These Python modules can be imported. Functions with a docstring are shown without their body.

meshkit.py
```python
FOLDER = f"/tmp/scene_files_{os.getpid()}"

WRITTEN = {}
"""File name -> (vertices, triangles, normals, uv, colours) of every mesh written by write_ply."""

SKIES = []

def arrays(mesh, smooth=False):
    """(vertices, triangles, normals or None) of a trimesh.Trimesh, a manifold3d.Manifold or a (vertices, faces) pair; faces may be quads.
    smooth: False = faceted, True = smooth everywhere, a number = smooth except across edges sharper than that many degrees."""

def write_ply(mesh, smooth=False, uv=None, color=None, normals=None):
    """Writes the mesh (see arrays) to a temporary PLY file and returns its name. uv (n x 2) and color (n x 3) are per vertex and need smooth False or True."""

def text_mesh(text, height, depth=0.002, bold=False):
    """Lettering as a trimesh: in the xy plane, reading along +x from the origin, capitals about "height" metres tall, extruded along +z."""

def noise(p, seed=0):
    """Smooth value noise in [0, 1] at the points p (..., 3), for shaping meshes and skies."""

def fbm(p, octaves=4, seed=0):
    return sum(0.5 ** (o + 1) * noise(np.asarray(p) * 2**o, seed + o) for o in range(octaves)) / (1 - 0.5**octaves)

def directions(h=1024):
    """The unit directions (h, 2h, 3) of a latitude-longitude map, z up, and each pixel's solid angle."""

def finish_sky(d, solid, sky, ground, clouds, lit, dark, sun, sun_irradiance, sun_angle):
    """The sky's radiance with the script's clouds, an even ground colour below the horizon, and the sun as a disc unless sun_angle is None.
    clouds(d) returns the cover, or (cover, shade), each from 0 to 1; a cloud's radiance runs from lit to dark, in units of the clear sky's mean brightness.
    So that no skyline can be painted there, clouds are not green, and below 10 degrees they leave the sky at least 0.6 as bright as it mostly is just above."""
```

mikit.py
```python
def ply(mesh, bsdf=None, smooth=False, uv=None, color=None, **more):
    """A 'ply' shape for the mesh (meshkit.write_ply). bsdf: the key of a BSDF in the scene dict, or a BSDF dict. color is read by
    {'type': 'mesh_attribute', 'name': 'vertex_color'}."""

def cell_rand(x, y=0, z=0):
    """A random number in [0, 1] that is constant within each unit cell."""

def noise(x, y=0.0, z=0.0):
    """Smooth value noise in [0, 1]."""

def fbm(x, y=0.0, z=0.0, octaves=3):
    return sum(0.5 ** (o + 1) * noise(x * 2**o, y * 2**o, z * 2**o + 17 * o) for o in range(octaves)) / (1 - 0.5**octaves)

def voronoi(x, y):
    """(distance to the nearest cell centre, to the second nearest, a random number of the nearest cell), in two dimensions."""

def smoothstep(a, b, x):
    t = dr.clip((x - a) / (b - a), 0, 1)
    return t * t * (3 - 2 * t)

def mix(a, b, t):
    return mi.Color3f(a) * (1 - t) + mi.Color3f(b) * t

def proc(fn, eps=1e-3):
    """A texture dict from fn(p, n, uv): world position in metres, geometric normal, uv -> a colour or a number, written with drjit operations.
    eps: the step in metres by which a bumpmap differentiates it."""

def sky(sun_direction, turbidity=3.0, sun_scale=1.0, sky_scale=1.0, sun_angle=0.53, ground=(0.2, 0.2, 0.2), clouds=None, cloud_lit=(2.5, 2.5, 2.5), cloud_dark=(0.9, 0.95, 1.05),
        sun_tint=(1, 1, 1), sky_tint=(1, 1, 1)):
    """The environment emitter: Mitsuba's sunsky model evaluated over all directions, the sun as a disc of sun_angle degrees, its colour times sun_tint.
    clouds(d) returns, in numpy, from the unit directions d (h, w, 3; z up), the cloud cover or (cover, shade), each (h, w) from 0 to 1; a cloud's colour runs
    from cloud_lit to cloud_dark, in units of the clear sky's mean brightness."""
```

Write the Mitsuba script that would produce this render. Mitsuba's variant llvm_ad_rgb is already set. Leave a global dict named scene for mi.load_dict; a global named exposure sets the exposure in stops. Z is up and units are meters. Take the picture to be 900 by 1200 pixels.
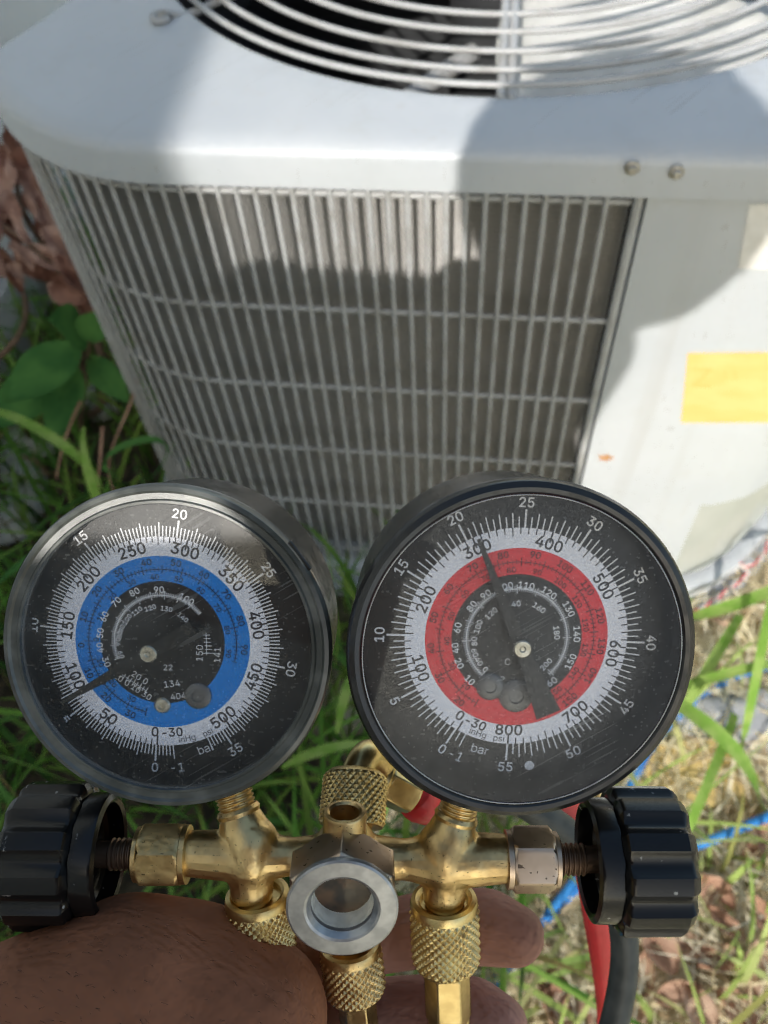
import math, numpy as np, trimesh, mitsuba as mi, mikit, meshkit, manifold3d as m3
import shapely.geometry as sg
from mikit import noise, fbm, smoothstep, mix, cell_rand
import drjit as dr
T = mi.ScalarTransform4f
scene, labels = {}, {}
rng = np.random.default_rng(7)

# ------------------------------------------------------------------ camera, light, exposure
GZ = 0.72                                                    # condenser datum above the ground
CAM = np.array([0.19659, -0.68585, 0.49179 + GZ])
RT = np.array([0.99138492, 0.11995653, -0.05259638])
UP = np.array([-0.06958177, 0.82254247, 0.56443092])
FW = np.array([-0.11096993, 0.55590855, -0.82380299])
scene['camera'] = {'type': 'thinlens', 'fov': 2 * math.degrees(math.atan(0.6)), 'fov_axis': 'y', 'near_clip': 0.01, 'far_clip': 300.0,
                   'aperture_radius': 0.0008, 'focus_distance': 0.212,
                   'to_world': T().look_at(origin=CAM.tolist(), target=(CAM + FW).tolist(), up=UP.tolist())}
SUN = np.array([-0.07, -1.0, 0.70])
scene['sky'] = mikit.sky(SUN.tolist(), turbidity=4, sun_scale=0.75, sky_scale=1.45, sun_tint=(0.81, 0.97, 1.28), sky_tint=(1.15, 1.0, 0.82))
exposure = 2.3

# ------------------------------------------------------------------ helpers
def ray(px, py):
    d = FW + RT * (px - 450) / 1000 - UP * (py - 600) / 1000
    return d
def at(px, py, depth): return CAM + ray(px, py) * depth      # depth along the optical axis
def on_ground(px, py, z=0.0):
    d = ray(px, py); return CAM + d * (z - CAM[2]) / d[2]
def on_face(px, py, y=0.0):
    d = ray(px, py); return CAM + d * (y - CAM[1]) / d[1]
def numbered(key):
    if key not in scene and key not in labels: return key
    k = 1
    while f'{key}_{k:03d}' in scene or f'{key}_{k:03d}' in labels: k += 1
    return f'{key}_{k:03d}'
def thing(name, label, cat, group=None):
    key = numbered(name)
    labels[key] = {'label': label, 'category': cat}
    if group: labels[key]['group'] = group
    return key
def put(name, mesh, bsdf, smooth=False, parent=None, label=None, cat=None, kind=None, group=None, color=None):
    key = numbered(name if parent is None else parent + '__' + name)
    scene[key] = mikit.ply(mesh, bsdf, smooth=smooth, color=color) if color is not None else mikit.ply(mesh, bsdf, smooth=smooth)
    l = {k: v for k, v in (('label', label), ('category', cat), ('kind', kind), ('group', group)) if v}
    if l: labels[key] = l
    return key
cat_ = trimesh.util.concatenate
def man(mesh):
    return m3.Manifold(m3.Mesh(np.asarray(mesh.vertices, np.float32), np.asarray(mesh.faces, np.uint32)))
def tri(m):
    k = m.to_mesh(); return trimesh.Trimesh(k.vert_properties[:, :3], k.tri_verts, process=False)
def box(x0, x1, y0, y1, z0, z1, bev=0):
    if bev <= 0:
        b = trimesh.creation.box([x1 - x0, y1 - y0, z1 - z0]); b.apply_translation([(x0 + x1) / 2, (y0 + y1) / 2, (z0 + z1) / 2]); return b
    pts = []
    for sx in (0, 1):
        for sy in (0, 1):
            for sz in (0, 1):
                c = np.array([(x0, x1)[sx], (y0, y1)[sy], (z0, z1)[sz]])
                for a in range(3):
                    o = np.array([bev * (1 - 2 * sx), bev * (1 - 2 * sy), bev * (1 - 2 * sz)]); o[a] = 0; pts.append(c + o)
    return trimesh.convex.convex_hull(np.array(pts))
def frame(axis):
    a = np.asarray(axis, float); a = a / np.linalg.norm(a)
    h = np.array([0, 0, 1.0]) if abs(a[2]) < 0.9 else np.array([1.0, 0, 0])
    u = np.cross(h, a); u /= np.linalg.norm(u)
    return u, np.cross(a, u), a
def lathe(profile, p0, axis, n=48, rfun=None, cap=True):
    """Surface of revolution: profile [(radius, height along the axis)], from p0 along axis. rfun(theta, h, r) -> radius."""
    u, v, a = frame(axis); th = np.linspace(0, 2 * np.pi, n, endpoint=False); vs, fs = [], []
    for r, h in profile:
        rr = np.full(n, float(r)) if rfun is None else rfun(th, h, r)
        vs.append(np.asarray(p0) + np.outer(rr * np.cos(th), u) + np.outer(rr * np.sin(th), v) + a * h)
    k = len(profile); vs = np.vstack(vs)
    i = np.arange(n); j = (i + 1) % n
    for s in range(k - 1):
        A, B = s * n, (s + 1) * n
        fs += [np.c_[A + i, A + j, B + j], np.c_[A + i, B + j, B + i]]
    vs = np.vstack([vs, np.asarray(p0) + a * profile[0][1], np.asarray(p0) + a * profile[-1][1]])
    if cap and profile[0][0] > 1e-6: fs.append(np.c_[np.full(n, k * n), j, i])
    if cap and profile[-1][0] > 1e-6: fs.append(np.c_[np.full(n, k * n + 1), (k - 1) * n + i, (k - 1) * n + j])
    return trimesh.Trimesh(vs, np.vstack(fs), process=False)
def smooth_path(pts, n=60, closed=False):
    from scipy.interpolate import splprep, splev
    p = np.asarray(pts, float).T
    tck, _ = splprep(p, s=0, k=min(3, p.shape[1] - 1), per=closed)
    return np.array(splev(np.linspace(0, 1, n), tck)).T
def tube(pts, r, n=10, cap=True, twist=None):
    p = np.asarray(pts, float); k = len(p); t = np.gradient(p, axis=0); t /= np.linalg.norm(t, axis=1)[:, None]
    r = np.broadcast_to(np.asarray(r, float), (k,))
    u = frame(t[0])[0]; vs = []; th = np.linspace(0, 2 * np.pi, n, endpoint=False)
    for q in range(k):
        u = u - t[q] * (u @ t[q]); u /= np.linalg.norm(u); w = np.cross(t[q], u)
        vs.append(p[q] + r[q] * (np.outer(np.cos(th), u) + np.outer(np.sin(th), w)))
    vs = np.vstack(vs); i = np.arange(n); j = (i + 1) % n; fs = []
    for s in range(k - 1): fs += [np.c_[s * n + i, s * n + j, (s + 1) * n + j], np.c_[s * n + i, (s + 1) * n + j, (s + 1) * n + i]]
    if cap:
        vs = np.vstack([vs, p[0], p[-1]]); fs += [np.c_[np.full(n, k * n), j, i], np.c_[np.full(n, k * n + 1), (k - 1) * n + i, (k - 1) * n + j]]
    return trimesh.Trimesh(vs, np.vstack(fs), process=False)
def ball(c, r, seg=20):
    return m3.Manifold.sphere(float(r), seg).translate([float(x) for x in c])
def chain(pts):
    """Hulls of neighbouring spheres (centre, radius), joined."""
    out = None
    for (c0, r0), (c1, r1) in zip(pts[:-1], pts[1:]):
        h = m3.Manifold.batch_hull([ball(c0, r0), ball(c1, r1)])
        out = h if out is None else out + h
    return out
def hull(pts): return m3.Manifold.batch_hull([ball(c, r) for c, r in pts])

# ------------------------------------------------------------------ materials
def rgb(*c): return {'type': 'rgb', 'value': list(c)}
def P(base, rough=0.5, metal=0.0, bump=None, bscale=1.0, **k):
    d = {'type': 'principled', 'base_color': base if isinstance(base, dict) else rgb(*base), 'roughness': rough if isinstance(rough, (dict, float)) else float(rough), 'metallic': float(metal), **k}
    if bump is not None: d = {'type': 'bumpmap', 'arbitrary': bump, 'scale': bscale, 'bsdf': d}
    return {'type': 'twosided', 'bsdf': d}
def two(a, b, f, lo=0.3, hi=0.7, oct=4, anis=(1, 1, 1)):
    return mikit.proc(lambda p, n, uv: mix(a, b, smoothstep(lo, hi, fbm(p.x * f * anis[0], p.y * f * anis[1], p.z * f * anis[2], oct))))

def paint_fn(p, n, uv):
    g = fbm(p.x * 7, p.y * 7, p.z * 5, 4); s = fbm(p.x * 60, p.y * 60, p.z * 18, 3)
    c = mix((0.49, 0.515, 0.545), (0.54, 0.56, 0.585), smoothstep(0.3, 0.7, g))
    c = mix(c, (0.47, 0.465, 0.45), smoothstep(0.66, 0.9, s) * 0.25)
    streak = smoothstep(0.50, 0.80, fbm(p.x * 48, p.y * 48, p.z * 2.2, 3)) * smoothstep(0.35, 0.7, fbm(p.x * 6, p.y * 6, p.z * 3, 3))
    c = mix(c, (0.40, 0.39, 0.365), streak * 0.30)
    film = smoothstep(0.5, 0.75, fbm(p.x * 11 + 5, p.y * 11, p.z * 11, 4))
    scr = smoothstep(0.86, 0.90, noise((p.x * 0.8 + p.y) * 9, (p.x - p.y * 0.8) * 420, p.z * 60))
    return mix(mix(c, (0.50, 0.53, 0.54), film * 0.3), (0.36, 0.36, 0.36), scr * 0.35)
scene['paint'] = P(mikit.proc(paint_fn), 0.38, bump=mikit.proc(lambda p, n, uv: fbm(p.x * 900, p.y * 900, p.z * 900, 2), eps=4e-4), bscale=0.00006, specular=0.5)
scene['wire_paint'] = P(two((0.43, 0.435, 0.44), (0.34, 0.335, 0.325), 40, 0.45, 0.75), 0.42)
scene['lower_panel_paint'] = P(two((0.40, 0.42, 0.39), (0.46, 0.47, 0.44), 9), 0.3)
def coil_fn(p, n, uv):
    row = 0.5 + 0.5 * dr.sin(p.z * 2 * math.pi / 0.0062)
    t = fbm(p.x * 14, p.y * 14, p.z * 9, 4)
    return mix(mix((0.52, 0.51, 0.50), (0.78, 0.76, 0.74), smoothstep(0.1, 0.6, row)), (0.52, 0.49, 0.45), smoothstep(0.5, 0.8, t) * 0.6)
scene['coil'] = P(mikit.proc(coil_fn), 0.7)
scene['fin_metal'] = P((0.46, 0.46, 0.45), 0.6)
scene['dark_inside'] = P((0.035, 0.037, 0.04), 0.7)
scene['blade_metal'] = P(two((0.78, 0.77, 0.74), (0.62, 0.61, 0.58), 25), 0.45)
scene['pad_grey'] = P(two((0.36, 0.38, 0.41), (0.46, 0.48, 0.50), 12), 0.8)
scene['steel'] = P(two((0.55, 0.54, 0.52), (0.35, 0.33, 0.30), 300), 0.35, 1.0)
scene['rust'] = P(two((0.42, 0.17, 0.05), (0.55, 0.32, 0.17), 400), 0.9)
def yellow_fn(p, n, uv):
    return mix((0.80, 0.51, 0.17), (0.82, 0.55, 0.21), smoothstep(0.3, 0.7, fbm(p.x * 30, p.y * 30, p.z * 60, 3)))
scene['yellow_paper'] = P(mikit.proc(yellow_fn), 0.6)
scene['faded_print'] = P((0.80, 0.485, 0.15), 0.6)
scene['white_paper'] = P(two((0.78, 0.76, 0.73), (0.70, 0.68, 0.64), 60), 0.7)
def stucco_fn(p, n, uv):
    g = fbm(p.x * 3, p.y * 3, p.z * 2, 4); low = smoothstep(0.35, 0.0, p.z)
    c = mix((0.78, 0.77, 0.75), (0.84, 0.83, 0.81), smoothstep(0.3, 0.7, g))
    return mix(c, (0.38, 0.35, 0.30), low * smoothstep(0.3, 0.7, fbm(p.x * 9, p.y * 9, p.z * 9, 4)))
scene['stucco'] = P(mikit.proc(stucco_fn), 0.9, bump=mikit.proc(lambda p, n, uv: fbm(p.x * 160, p.y * 160, p.z * 160, 3), eps=2e-3), bscale=0.0015)
scene['concrete'] = P(two((0.50, 0.49, 0.47), (0.62, 0.61, 0.58), 15), 0.9)
scene['shingle'] = P(two((0.08, 0.075, 0.07), (0.14, 0.13, 0.12), 30), 0.9)
def ground_fn(p, n, uv):
    a = fbm(p.x * 9, p.y * 9, 0.0, 4); b = fbm(p.x * 90, p.y * 45, 3.0, 3); c = fbm(p.x * 2.2, p.y * 2.2, 9.0, 3)
    straw = mix((0.46, 0.37, 0.25), (0.80, 0.72, 0.56), smoothstep(0.25, 0.58, b))
    soil = mix((0.05, 0.038, 0.026), (0.13, 0.095, 0.06), smoothstep(0.3, 0.7, b))
    k = smoothstep(-0.05, 0.22, p.x + 0.25 * (a - 0.5))
    col = mix(soil, straw, k * smoothstep(0.15, 0.36, a))
    return mix(col, (0.10, 0.13, 0.04), smoothstep(0.5, 0.7, c) * 0.5)
scene['ground_soil'] = P(mikit.proc(ground_fn), 0.95, bump=mikit.proc(lambda p, n, uv: fbm(p.x * 70, p.y * 70, 0.0, 4), eps=2e-3), bscale=0.010)
def leafy(front, trans, rough=0.5):
    return {'type': 'principledthin', 'base_color': front if isinstance(front, dict) else rgb(*front), 'roughness': rough, 'diff_trans': trans}
VC = {'type': 'mesh_attribute', 'name': 'vertex_color'}
scene['grass_leaf'] = leafy(VC, 0.7, 0.45)
scene['broad_leaf'] = leafy(two((0.06, 0.17, 0.05), (0.11, 0.26, 0.07), 25), 0.5, 0.4)
scene['dead_leaf'] = leafy(two((0.58, 0.36, 0.26), (0.34, 0.19, 0.13), 22), 0.45, 0.7)
scene['pale_dead_leaf'] = leafy(two((0.62, 0.45, 0.35), (0.45, 0.28, 0.20), 30), 0.45, 0.7)
scene['red_leaf'] = leafy(two((0.44, 0.24, 0.18), (0.24, 0.115, 0.085), 40), 0.4, 0.7)
scene['pink_leaf'] = leafy(two((0.66, 0.45, 0.37), (0.46, 0.27, 0.21), 45), 0.45, 0.7)
scene['twig'] = P(two((0.20, 0.13, 0.09), (0.11, 0.07, 0.045), 60), 0.9)
scene['yellow_board'] = P(two((0.66, 0.50, 0.20), (0.52, 0.38, 0.15), 14), 0.75)
scene['grey_debris'] = P(two((0.30, 0.31, 0.34), (0.42, 0.42, 0.44), 25), 0.85)
# gauge set
scene['black_plastic'] = P((0.010, 0.010, 0.0105), mikit.proc(lambda p, n, uv: 0.14 + 0.30 * smoothstep(0.45, 0.75, fbm(p.x * 220, p.y * 220, p.z * 220, 4))), clearcoat=0.4, clearcoat_gloss=0.9)
def knob_fn(p, n, uv):
    w = fbm(p.x * 420, p.y * 420, p.z * 420, 4)
    return mix((0.006, 0.006, 0.0065), (0.30, 0.30, 0.29), smoothstep(0.74, 0.80, w))
scene['knob_plastic'] = P(mikit.proc(knob_fn), 0.2, specular=0.4)
scene['smoky_plastic'] = P(two((0.045, 0.05, 0.046), (0.12, 0.125, 0.115), 120, 0.4, 0.75), 0.2, clearcoat=0.6, clearcoat_gloss=0.95)
def dust_fn(p, n, uv):
    sp = smoothstep(0.80, 0.86, noise(p.x * 1500, p.y * 1500, p.z * 1500))
    haze = smoothstep(0.42, 0.75, fbm(p.x * 60, p.y * 60, p.z * 60, 4))
    q = p.x * 0.8 + p.z * 0.6; r = p.y * 0.7 - p.x * 0.5 + p.z * 0.3
    scr = smoothstep(0.80, 0.86, noise(q * 90, r * 2600, 3.0)) * smoothstep(0.45, 0.65, fbm(p.x * 50, p.z * 50, 8.0, 2))
    return 0.010 + 0.030 * haze + 0.07 * sp + 0.08 * scr
scene['lens_glass'] = {'type': 'blendbsdf', 'weight': mikit.proc(dust_fn), 'a': {'type': 'thindielectric', 'int_ior': 1.25},
                       'b': {'type': 'twosided', 'bsdf': {'type': 'diffuse', 'reflectance': rgb(0.62, 0.63, 0.62)}}}
scene['dial_black'] = P((0.012, 0.012, 0.013), 0.45)
scene['dial_white'] = P((0.84, 0.84, 0.90), 0.5)
scene['dial_blue'] = P((0.004, 0.22, 0.70), 0.4)
scene['dial_red'] = P((0.78, 0.03, 0.045), 0.4)
scene['print_white'] = P((0.76, 0.76, 0.78), 0.5)
scene['print_dark'] = P((0.03, 0.03, 0.035), 0.5)
scene['print_dim'] = P((0.008, 0.010, 0.018), 0.5)
scene['needle_black'] = P((0.014, 0.014, 0.014), 0.4)
scene['screw_metal'] = P(two((0.58, 0.56, 0.48), (0.45, 0.42, 0.33), 900), 0.4, 0.9)
scene['dim_screw'] = P((0.16, 0.16, 0.16), 0.45, 0.6)
def brass_fn(p, n, uv):
    a = fbm(p.x * 170, p.y * 170, p.z * 170, 4); s = noise(p.x * 1900, p.y * 1900, p.z * 1900)
    c = mix((0.80, 0.59, 0.28), (0.50, 0.345, 0.155), smoothstep(0.35, 0.72, a))
    return mix(c, (0.10, 0.07, 0.04), smoothstep(0.86, 0.9, s) * 0.7)
rough_b = mikit.proc(lambda p, n, uv: 0.24 + 0.26 * fbm(p.x * 350, p.y * 350, p.z * 350, 3))
scene['brass'] = P(mikit.proc(brass_fn), rough_b, 1.0, bump=mikit.proc(lambda p, n, uv: fbm(p.x * 420, p.y * 420, p.z * 420, 3), eps=3e-4), bscale=0.00025)
scene['bright_brass'] = P(two((0.76, 0.60, 0.28), (0.60, 0.45, 0.20), 240), 0.33, 1.0)
scene['pink_brass'] = P(mikit.proc(lambda p, n, uv: mix(mix((0.66, 0.52, 0.40), (0.56, 0.43, 0.31), smoothstep(0.3, 0.7, fbm(p.x * 200, p.y * 200, p.z * 200, 3))), (0.08, 0.055, 0.04), smoothstep(0.82, 0.87, noise(p.x * 1300, p.y * 1300, p.z * 1300)) * 0.85)), 0.36, 1.0)
scene['dark_thread'] = P((0.17, 0.11, 0.075), 0.45, 0.8)
scene['zinc'] = P(two((0.50, 0.51, 0.52), (0.36, 0.37, 0.38), 260), 0.38, 0.85)
scene['pale_cup'] = P(two((0.78, 0.77, 0.70), (0.64, 0.64, 0.58), 500), 0.5)
scene['sight_brown'] = P(two((0.13, 0.065, 0.028), (0.02, 0.014, 0.01), 240), 0.5)
scene['sight_pane'] = {'type': 'thindielectric', 'int_ior': 1.15}
scene['blue_rubber'] = P(two((0.02, 0.17, 0.52), (0.05, 0.26, 0.62), 60), 0.35)
scene['red_rubber'] = P(two((0.70, 0.04, 0.05), (0.60, 0.035, 0.04), 60), 0.4)
scene['black_rubber'] = P(two((0.035, 0.042, 0.042), (0.06, 0.068, 0.066), 150), 0.5)
scene['red_cord'] = P((0.55, 0.10, 0.12), 0.7)
scene['white_cord'] = P((0.72, 0.66, 0.62), 0.7)
skin_bump = mikit.proc(lambda p, n, uv: 0.7 * fbm(p.x * 700, p.y * 700, p.z * 700, 3) + 0.6 * noise((p.x + 0.3 * p.z) * 260, (p.z - 0.2 * p.y) * 1500, p.y * 300), eps=2.5e-4)
scene['skin'] = P(VC, 0.55, bump=skin_bump, bscale=0.0008, specular=0.16)
scene['shirt_cloth'] = P((0.74, 0.73, 0.70), 0.9)
scene['trouser_cloth'] = P((0.06, 0.065, 0.08), 0.9)
scene['hair_black'] = P((0.012, 0.010, 0.009), 0.85)
scene['shoe_leather'] = P((0.05, 0.04, 0.035), 0.6)
scene['phone_shell'] = P((0.02, 0.02, 0.022), 0.25)

# ------------------------------------------------------------------ setting: ground, pad, house
def ground_mesh():
    xs = np.unique(np.r_[np.linspace(-60, -3, 12), np.linspace(-3, 3, 121), np.linspace(3, 60, 12)])
    X, Y = np.meshgrid(xs, xs, indexing='ij'); n = len(xs)
    q = np.c_[X.ravel(), Y.ravel(), 0 * X.ravel()]
    near = np.exp(-((q[:, 0] - .2) ** 2 + q[:, 1] ** 2) / 6)
    q[:, 2] = (meshkit.fbm(q * 5, 3) - 0.5) * 0.025 * near
    i = np.arange(n * n).reshape(n, n)
    f = np.c_[i[:-1, :-1].ravel(), i[1:, :-1].ravel(), i[1:, 1:].ravel(), i[:-1, 1:].ravel()]
    return trimesh.Trimesh(q, np.vstack([f[:, [0, 1, 2]], f[:, [0, 2, 3]]]), process=False)
put('ground', ground_mesh(), 'ground_soil', True, kind='structure', label='bare soil and straw under the grass around the condenser')

WX = -0.76
house = thing('house', 'white stuccoed house wall in shade beyond the plants at the left edge', 'house')
put('wall', box(WX - 6, WX, -2.25, 5.0, 0.14, 3.0), 'stucco', parent=house)
put('wing_wall', box(WX - 6, -0.375, -7.0, -2.253, 0.14, 3.0), 'stucco', parent=house)
put('foundation', cat_([box(WX - 6, WX + 0.02, -2.23, 5.02, -0.3, 0.137), box(WX - 6, -0.355, -7.02, -2.233, -0.3, 0.137)]), 'concrete', parent=house)
put('roof', cat_([box(WX - 6.2, WX + 0.03, -2.22, 5.2, 3.003, 3.2), box(WX - 6.2, -0.345, -7.2, -2.223, 3.003, 3.2)]), 'shingle', parent=house)

# ------------------------------------------------------------------ the condenser
CX, CY, OPEN = 0.187, 0.497, 0.428
def outline(n=240, grow=0.0):
    """Plan of the cabinet: flat front, rounded left corner, chamfer-like right corner."""
    L = [(-0.128 + 0.225 * math.cos(a), 0.225 + 0.225 * math.sin(a)) for a in np.linspace(-math.pi / 2, -math.pi * 0.872, 16)]
    L += [(-0.328, 0.165), (-0.310, 0.205), (-0.292, 0.25), (-0.283, 0.32), (-0.281, 0.50), (-0.285, 0.70), (-0.27, 0.86), (-0.20, 0.97), (-0.05, 1.0)]
    Rr = [(0.42, 1.0), (0.56, 0.97), (0.67, 0.86), (0.705, 0.70), (0.71, 0.50), (0.71, 0.30), (0.695, 0.215), (0.65, 0.13), (0.59, 0.055), (0.545, 0.018), (0.50, 0.0)]
    poly = sg.Polygon(L + Rr).buffer(0.02).buffer(-0.02)
    if grow: poly = poly.buffer(grow)
    b = poly.exterior; c = sg.Point(CX, CY); pts = []
    return poly, b
def radial(poly, th):
    out = []
    for t in th:
        ln = sg.LineString([(CX, CY), (CX + 3 * math.cos(t), CY + 3 * math.sin(t))])
        g = ln.intersection(poly.exterior)
        p = g if g.geom_type == 'Point' else list(g.geoms)[0]
        out.append((p.x, p.y))
    return np.array(out)
PLAN, _ = outline()
# angles: denser where the outline is far, include the front corner
TH = np.unique(np.r_[np.linspace(-math.pi, math.pi, 260, endpoint=False), np.linspace(-2.6, -0.5, 220)])
def ring_loft(rings):
    """Joins rings (equal numbers of points) into a strip."""
    n = len(rings[0]); vs = np.vstack(rings); i = np.arange(n); j = (i + 1) % n; fs = []
    for s in range(len(rings) - 1): fs += [np.c_[s * n + i, s * n + j, (s + 1) * n + j], np.c_[s * n + i, (s + 1) * n + j, (s + 1) * n + i]]
    return trimesh.Trimesh(vs, np.vstack(fs), process=False)
def plan_ring(grow, z):
    q = radial(PLAN.buffer(grow) if grow else PLAN, TH); return np.c_[q, np.full(len(q), z + GZ)]
def circ_ring(r, z): return np.c_[CX + r * np.cos(TH), CY + r * np.sin(TH), np.full(len(TH), z + GZ)]
ac = thing('outdoor_condenser', 'light grey air conditioner outdoor unit with wire grille front and round fan guard on top', 'air conditioner')
out0, circ0 = plan_ring(-0.016, 0.0575), circ_ring(OPEN + 0.012, 0.0625)
lid = ring_loft([plan_ring(-0.004, 0.0145), plan_ring(0.010, 0.0145), plan_ring(0.010, 0.017), plan_ring(0.0095, 0.0435), plan_ring(0.0065, 0.0495), plan_ring(0.001, 0.0535), plan_ring(-0.008, 0.056), out0]
                + [np.c_[(out0[:, :2] * (1 - t) + circ0[:, :2] * t), out0[:, 2] * (1 - t) + circ0[:, 2] * t] for t in (0.25, 0.5, 0.75)]
                + [circ0, circ_ring(OPEN + 0.004, 0.0615), circ_ring(OPEN, 0.056)])
put('lid', lid, 'paint', 35, ac)
put('venturi', ring_loft([circ_ring(OPEN, 0.0555), circ_ring(OPEN - 0.012, 0.03), circ_ring(OPEN - 0.022, -0.02), circ_ring(OPEN - 0.022, -0.12)]), 'dark_inside', True, ac)

# where a length along the front/left outline lies: from the grille's right end (x=0.318) to the left and round the corner
def plan_walk(inset):
    ring = np.array(PLAN.buffer(-inset).exterior.coords)[:-1] if inset else np.array(PLAN.exterior.coords)[:-1]
    ls = sg.LineString(np.vstack([ring, ring[:1]]))
    s0 = ls.project(sg.Point(0.318, inset)); L = ls.length
    a = ls.interpolate((s0 + 0.01) % L); sgn = 1 if a.x < 0.318 else -1
    return lambda s: np.array(ls.interpolate((s0 + sgn * s) % L).coords[0])
walk = plan_walk(0.0)
scoil = plan_walk(0.034)
SW = [0.318 - 0.0182 * i for i in range(16, -1, -1)]
SW = [s for s in SW if s > 0.005]                             # lengths from the right end
SW = [0.318 - x for x in [0.0182 * i for i in range(16, -1, -1)]]
while SW[-1] < 0.86: SW.append(SW[-1] + 0.0182)
ZB, ZT = -0.668, 0.0135
wire_r = 0.0025
for s in SW:
    x, y = walk(s)
    put('grille_wire', lathe([(wire_r, ZB), (wire_r, ZT)], (x, y, GZ), (0, 0, 1), 8), 'wire_paint', True, ac)
put('grille_post', cat_([lathe([(0.0045, ZB), (0.0045, ZT)], (0.3185, -0.002, GZ), (0, 0, 1), 10)]), 'wire_paint', True, ac)
for z in (0.0, -0.145, -0.269, -0.392, -0.515, -0.638):
    w2 = plan_walk(0.0045)
    pts = np.array([[*w2(s), GZ + z] for s in np.linspace(-0.004, 0.90, 70)])
    put('grille_crossbar', tube(pts, wire_r + 0.0006, 8), 'wire_paint', True, ac)
n = 90; back = plan_walk(0.0395); cs = np.array([back(s) for s in np.linspace(0.0, 1.1, n)])
cv = np.vstack([np.c_[cs, np.full(n, GZ + ZB)], np.c_[cs, np.full(n, GZ + 0.014)]]); i = np.arange(n - 1)
put('coil', trimesh.Trimesh(cv, np.vstack([np.c_[i, i + 1, n + i + 1], np.c_[i, n + i + 1, n + i]]), process=False), 'coil', True, ac)
fv, ff = [], []
for q, s_ in enumerate(np.arange(0.003, 1.08, 0.0021)):
    p0_, p1_ = scoil(s_), back(s_ + rng.normal(0, .00012)); p1_ = p0_ + (p1_ - p0_) / np.linalg.norm(p1_ - p0_) * 0.0052
    b_ = len(fv); fv += [[*p0_, GZ + ZB], [*p1_, GZ + ZB], [*p1_, GZ + 0.0139], [*p0_, GZ + 0.0139]]; ff += [[b_, b_ + 1, b_ + 2], [b_, b_ + 2, b_ + 3]]
put('coil_fins', trimesh.Trimesh(fv, ff, process=False), 'fin_metal', False, ac, kind='stuff')
put('liner', ring_loft([plan_ring(-0.062, -0.66), plan_ring(-0.062, 0.010)]), 'dark_inside', True, ac)
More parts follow.
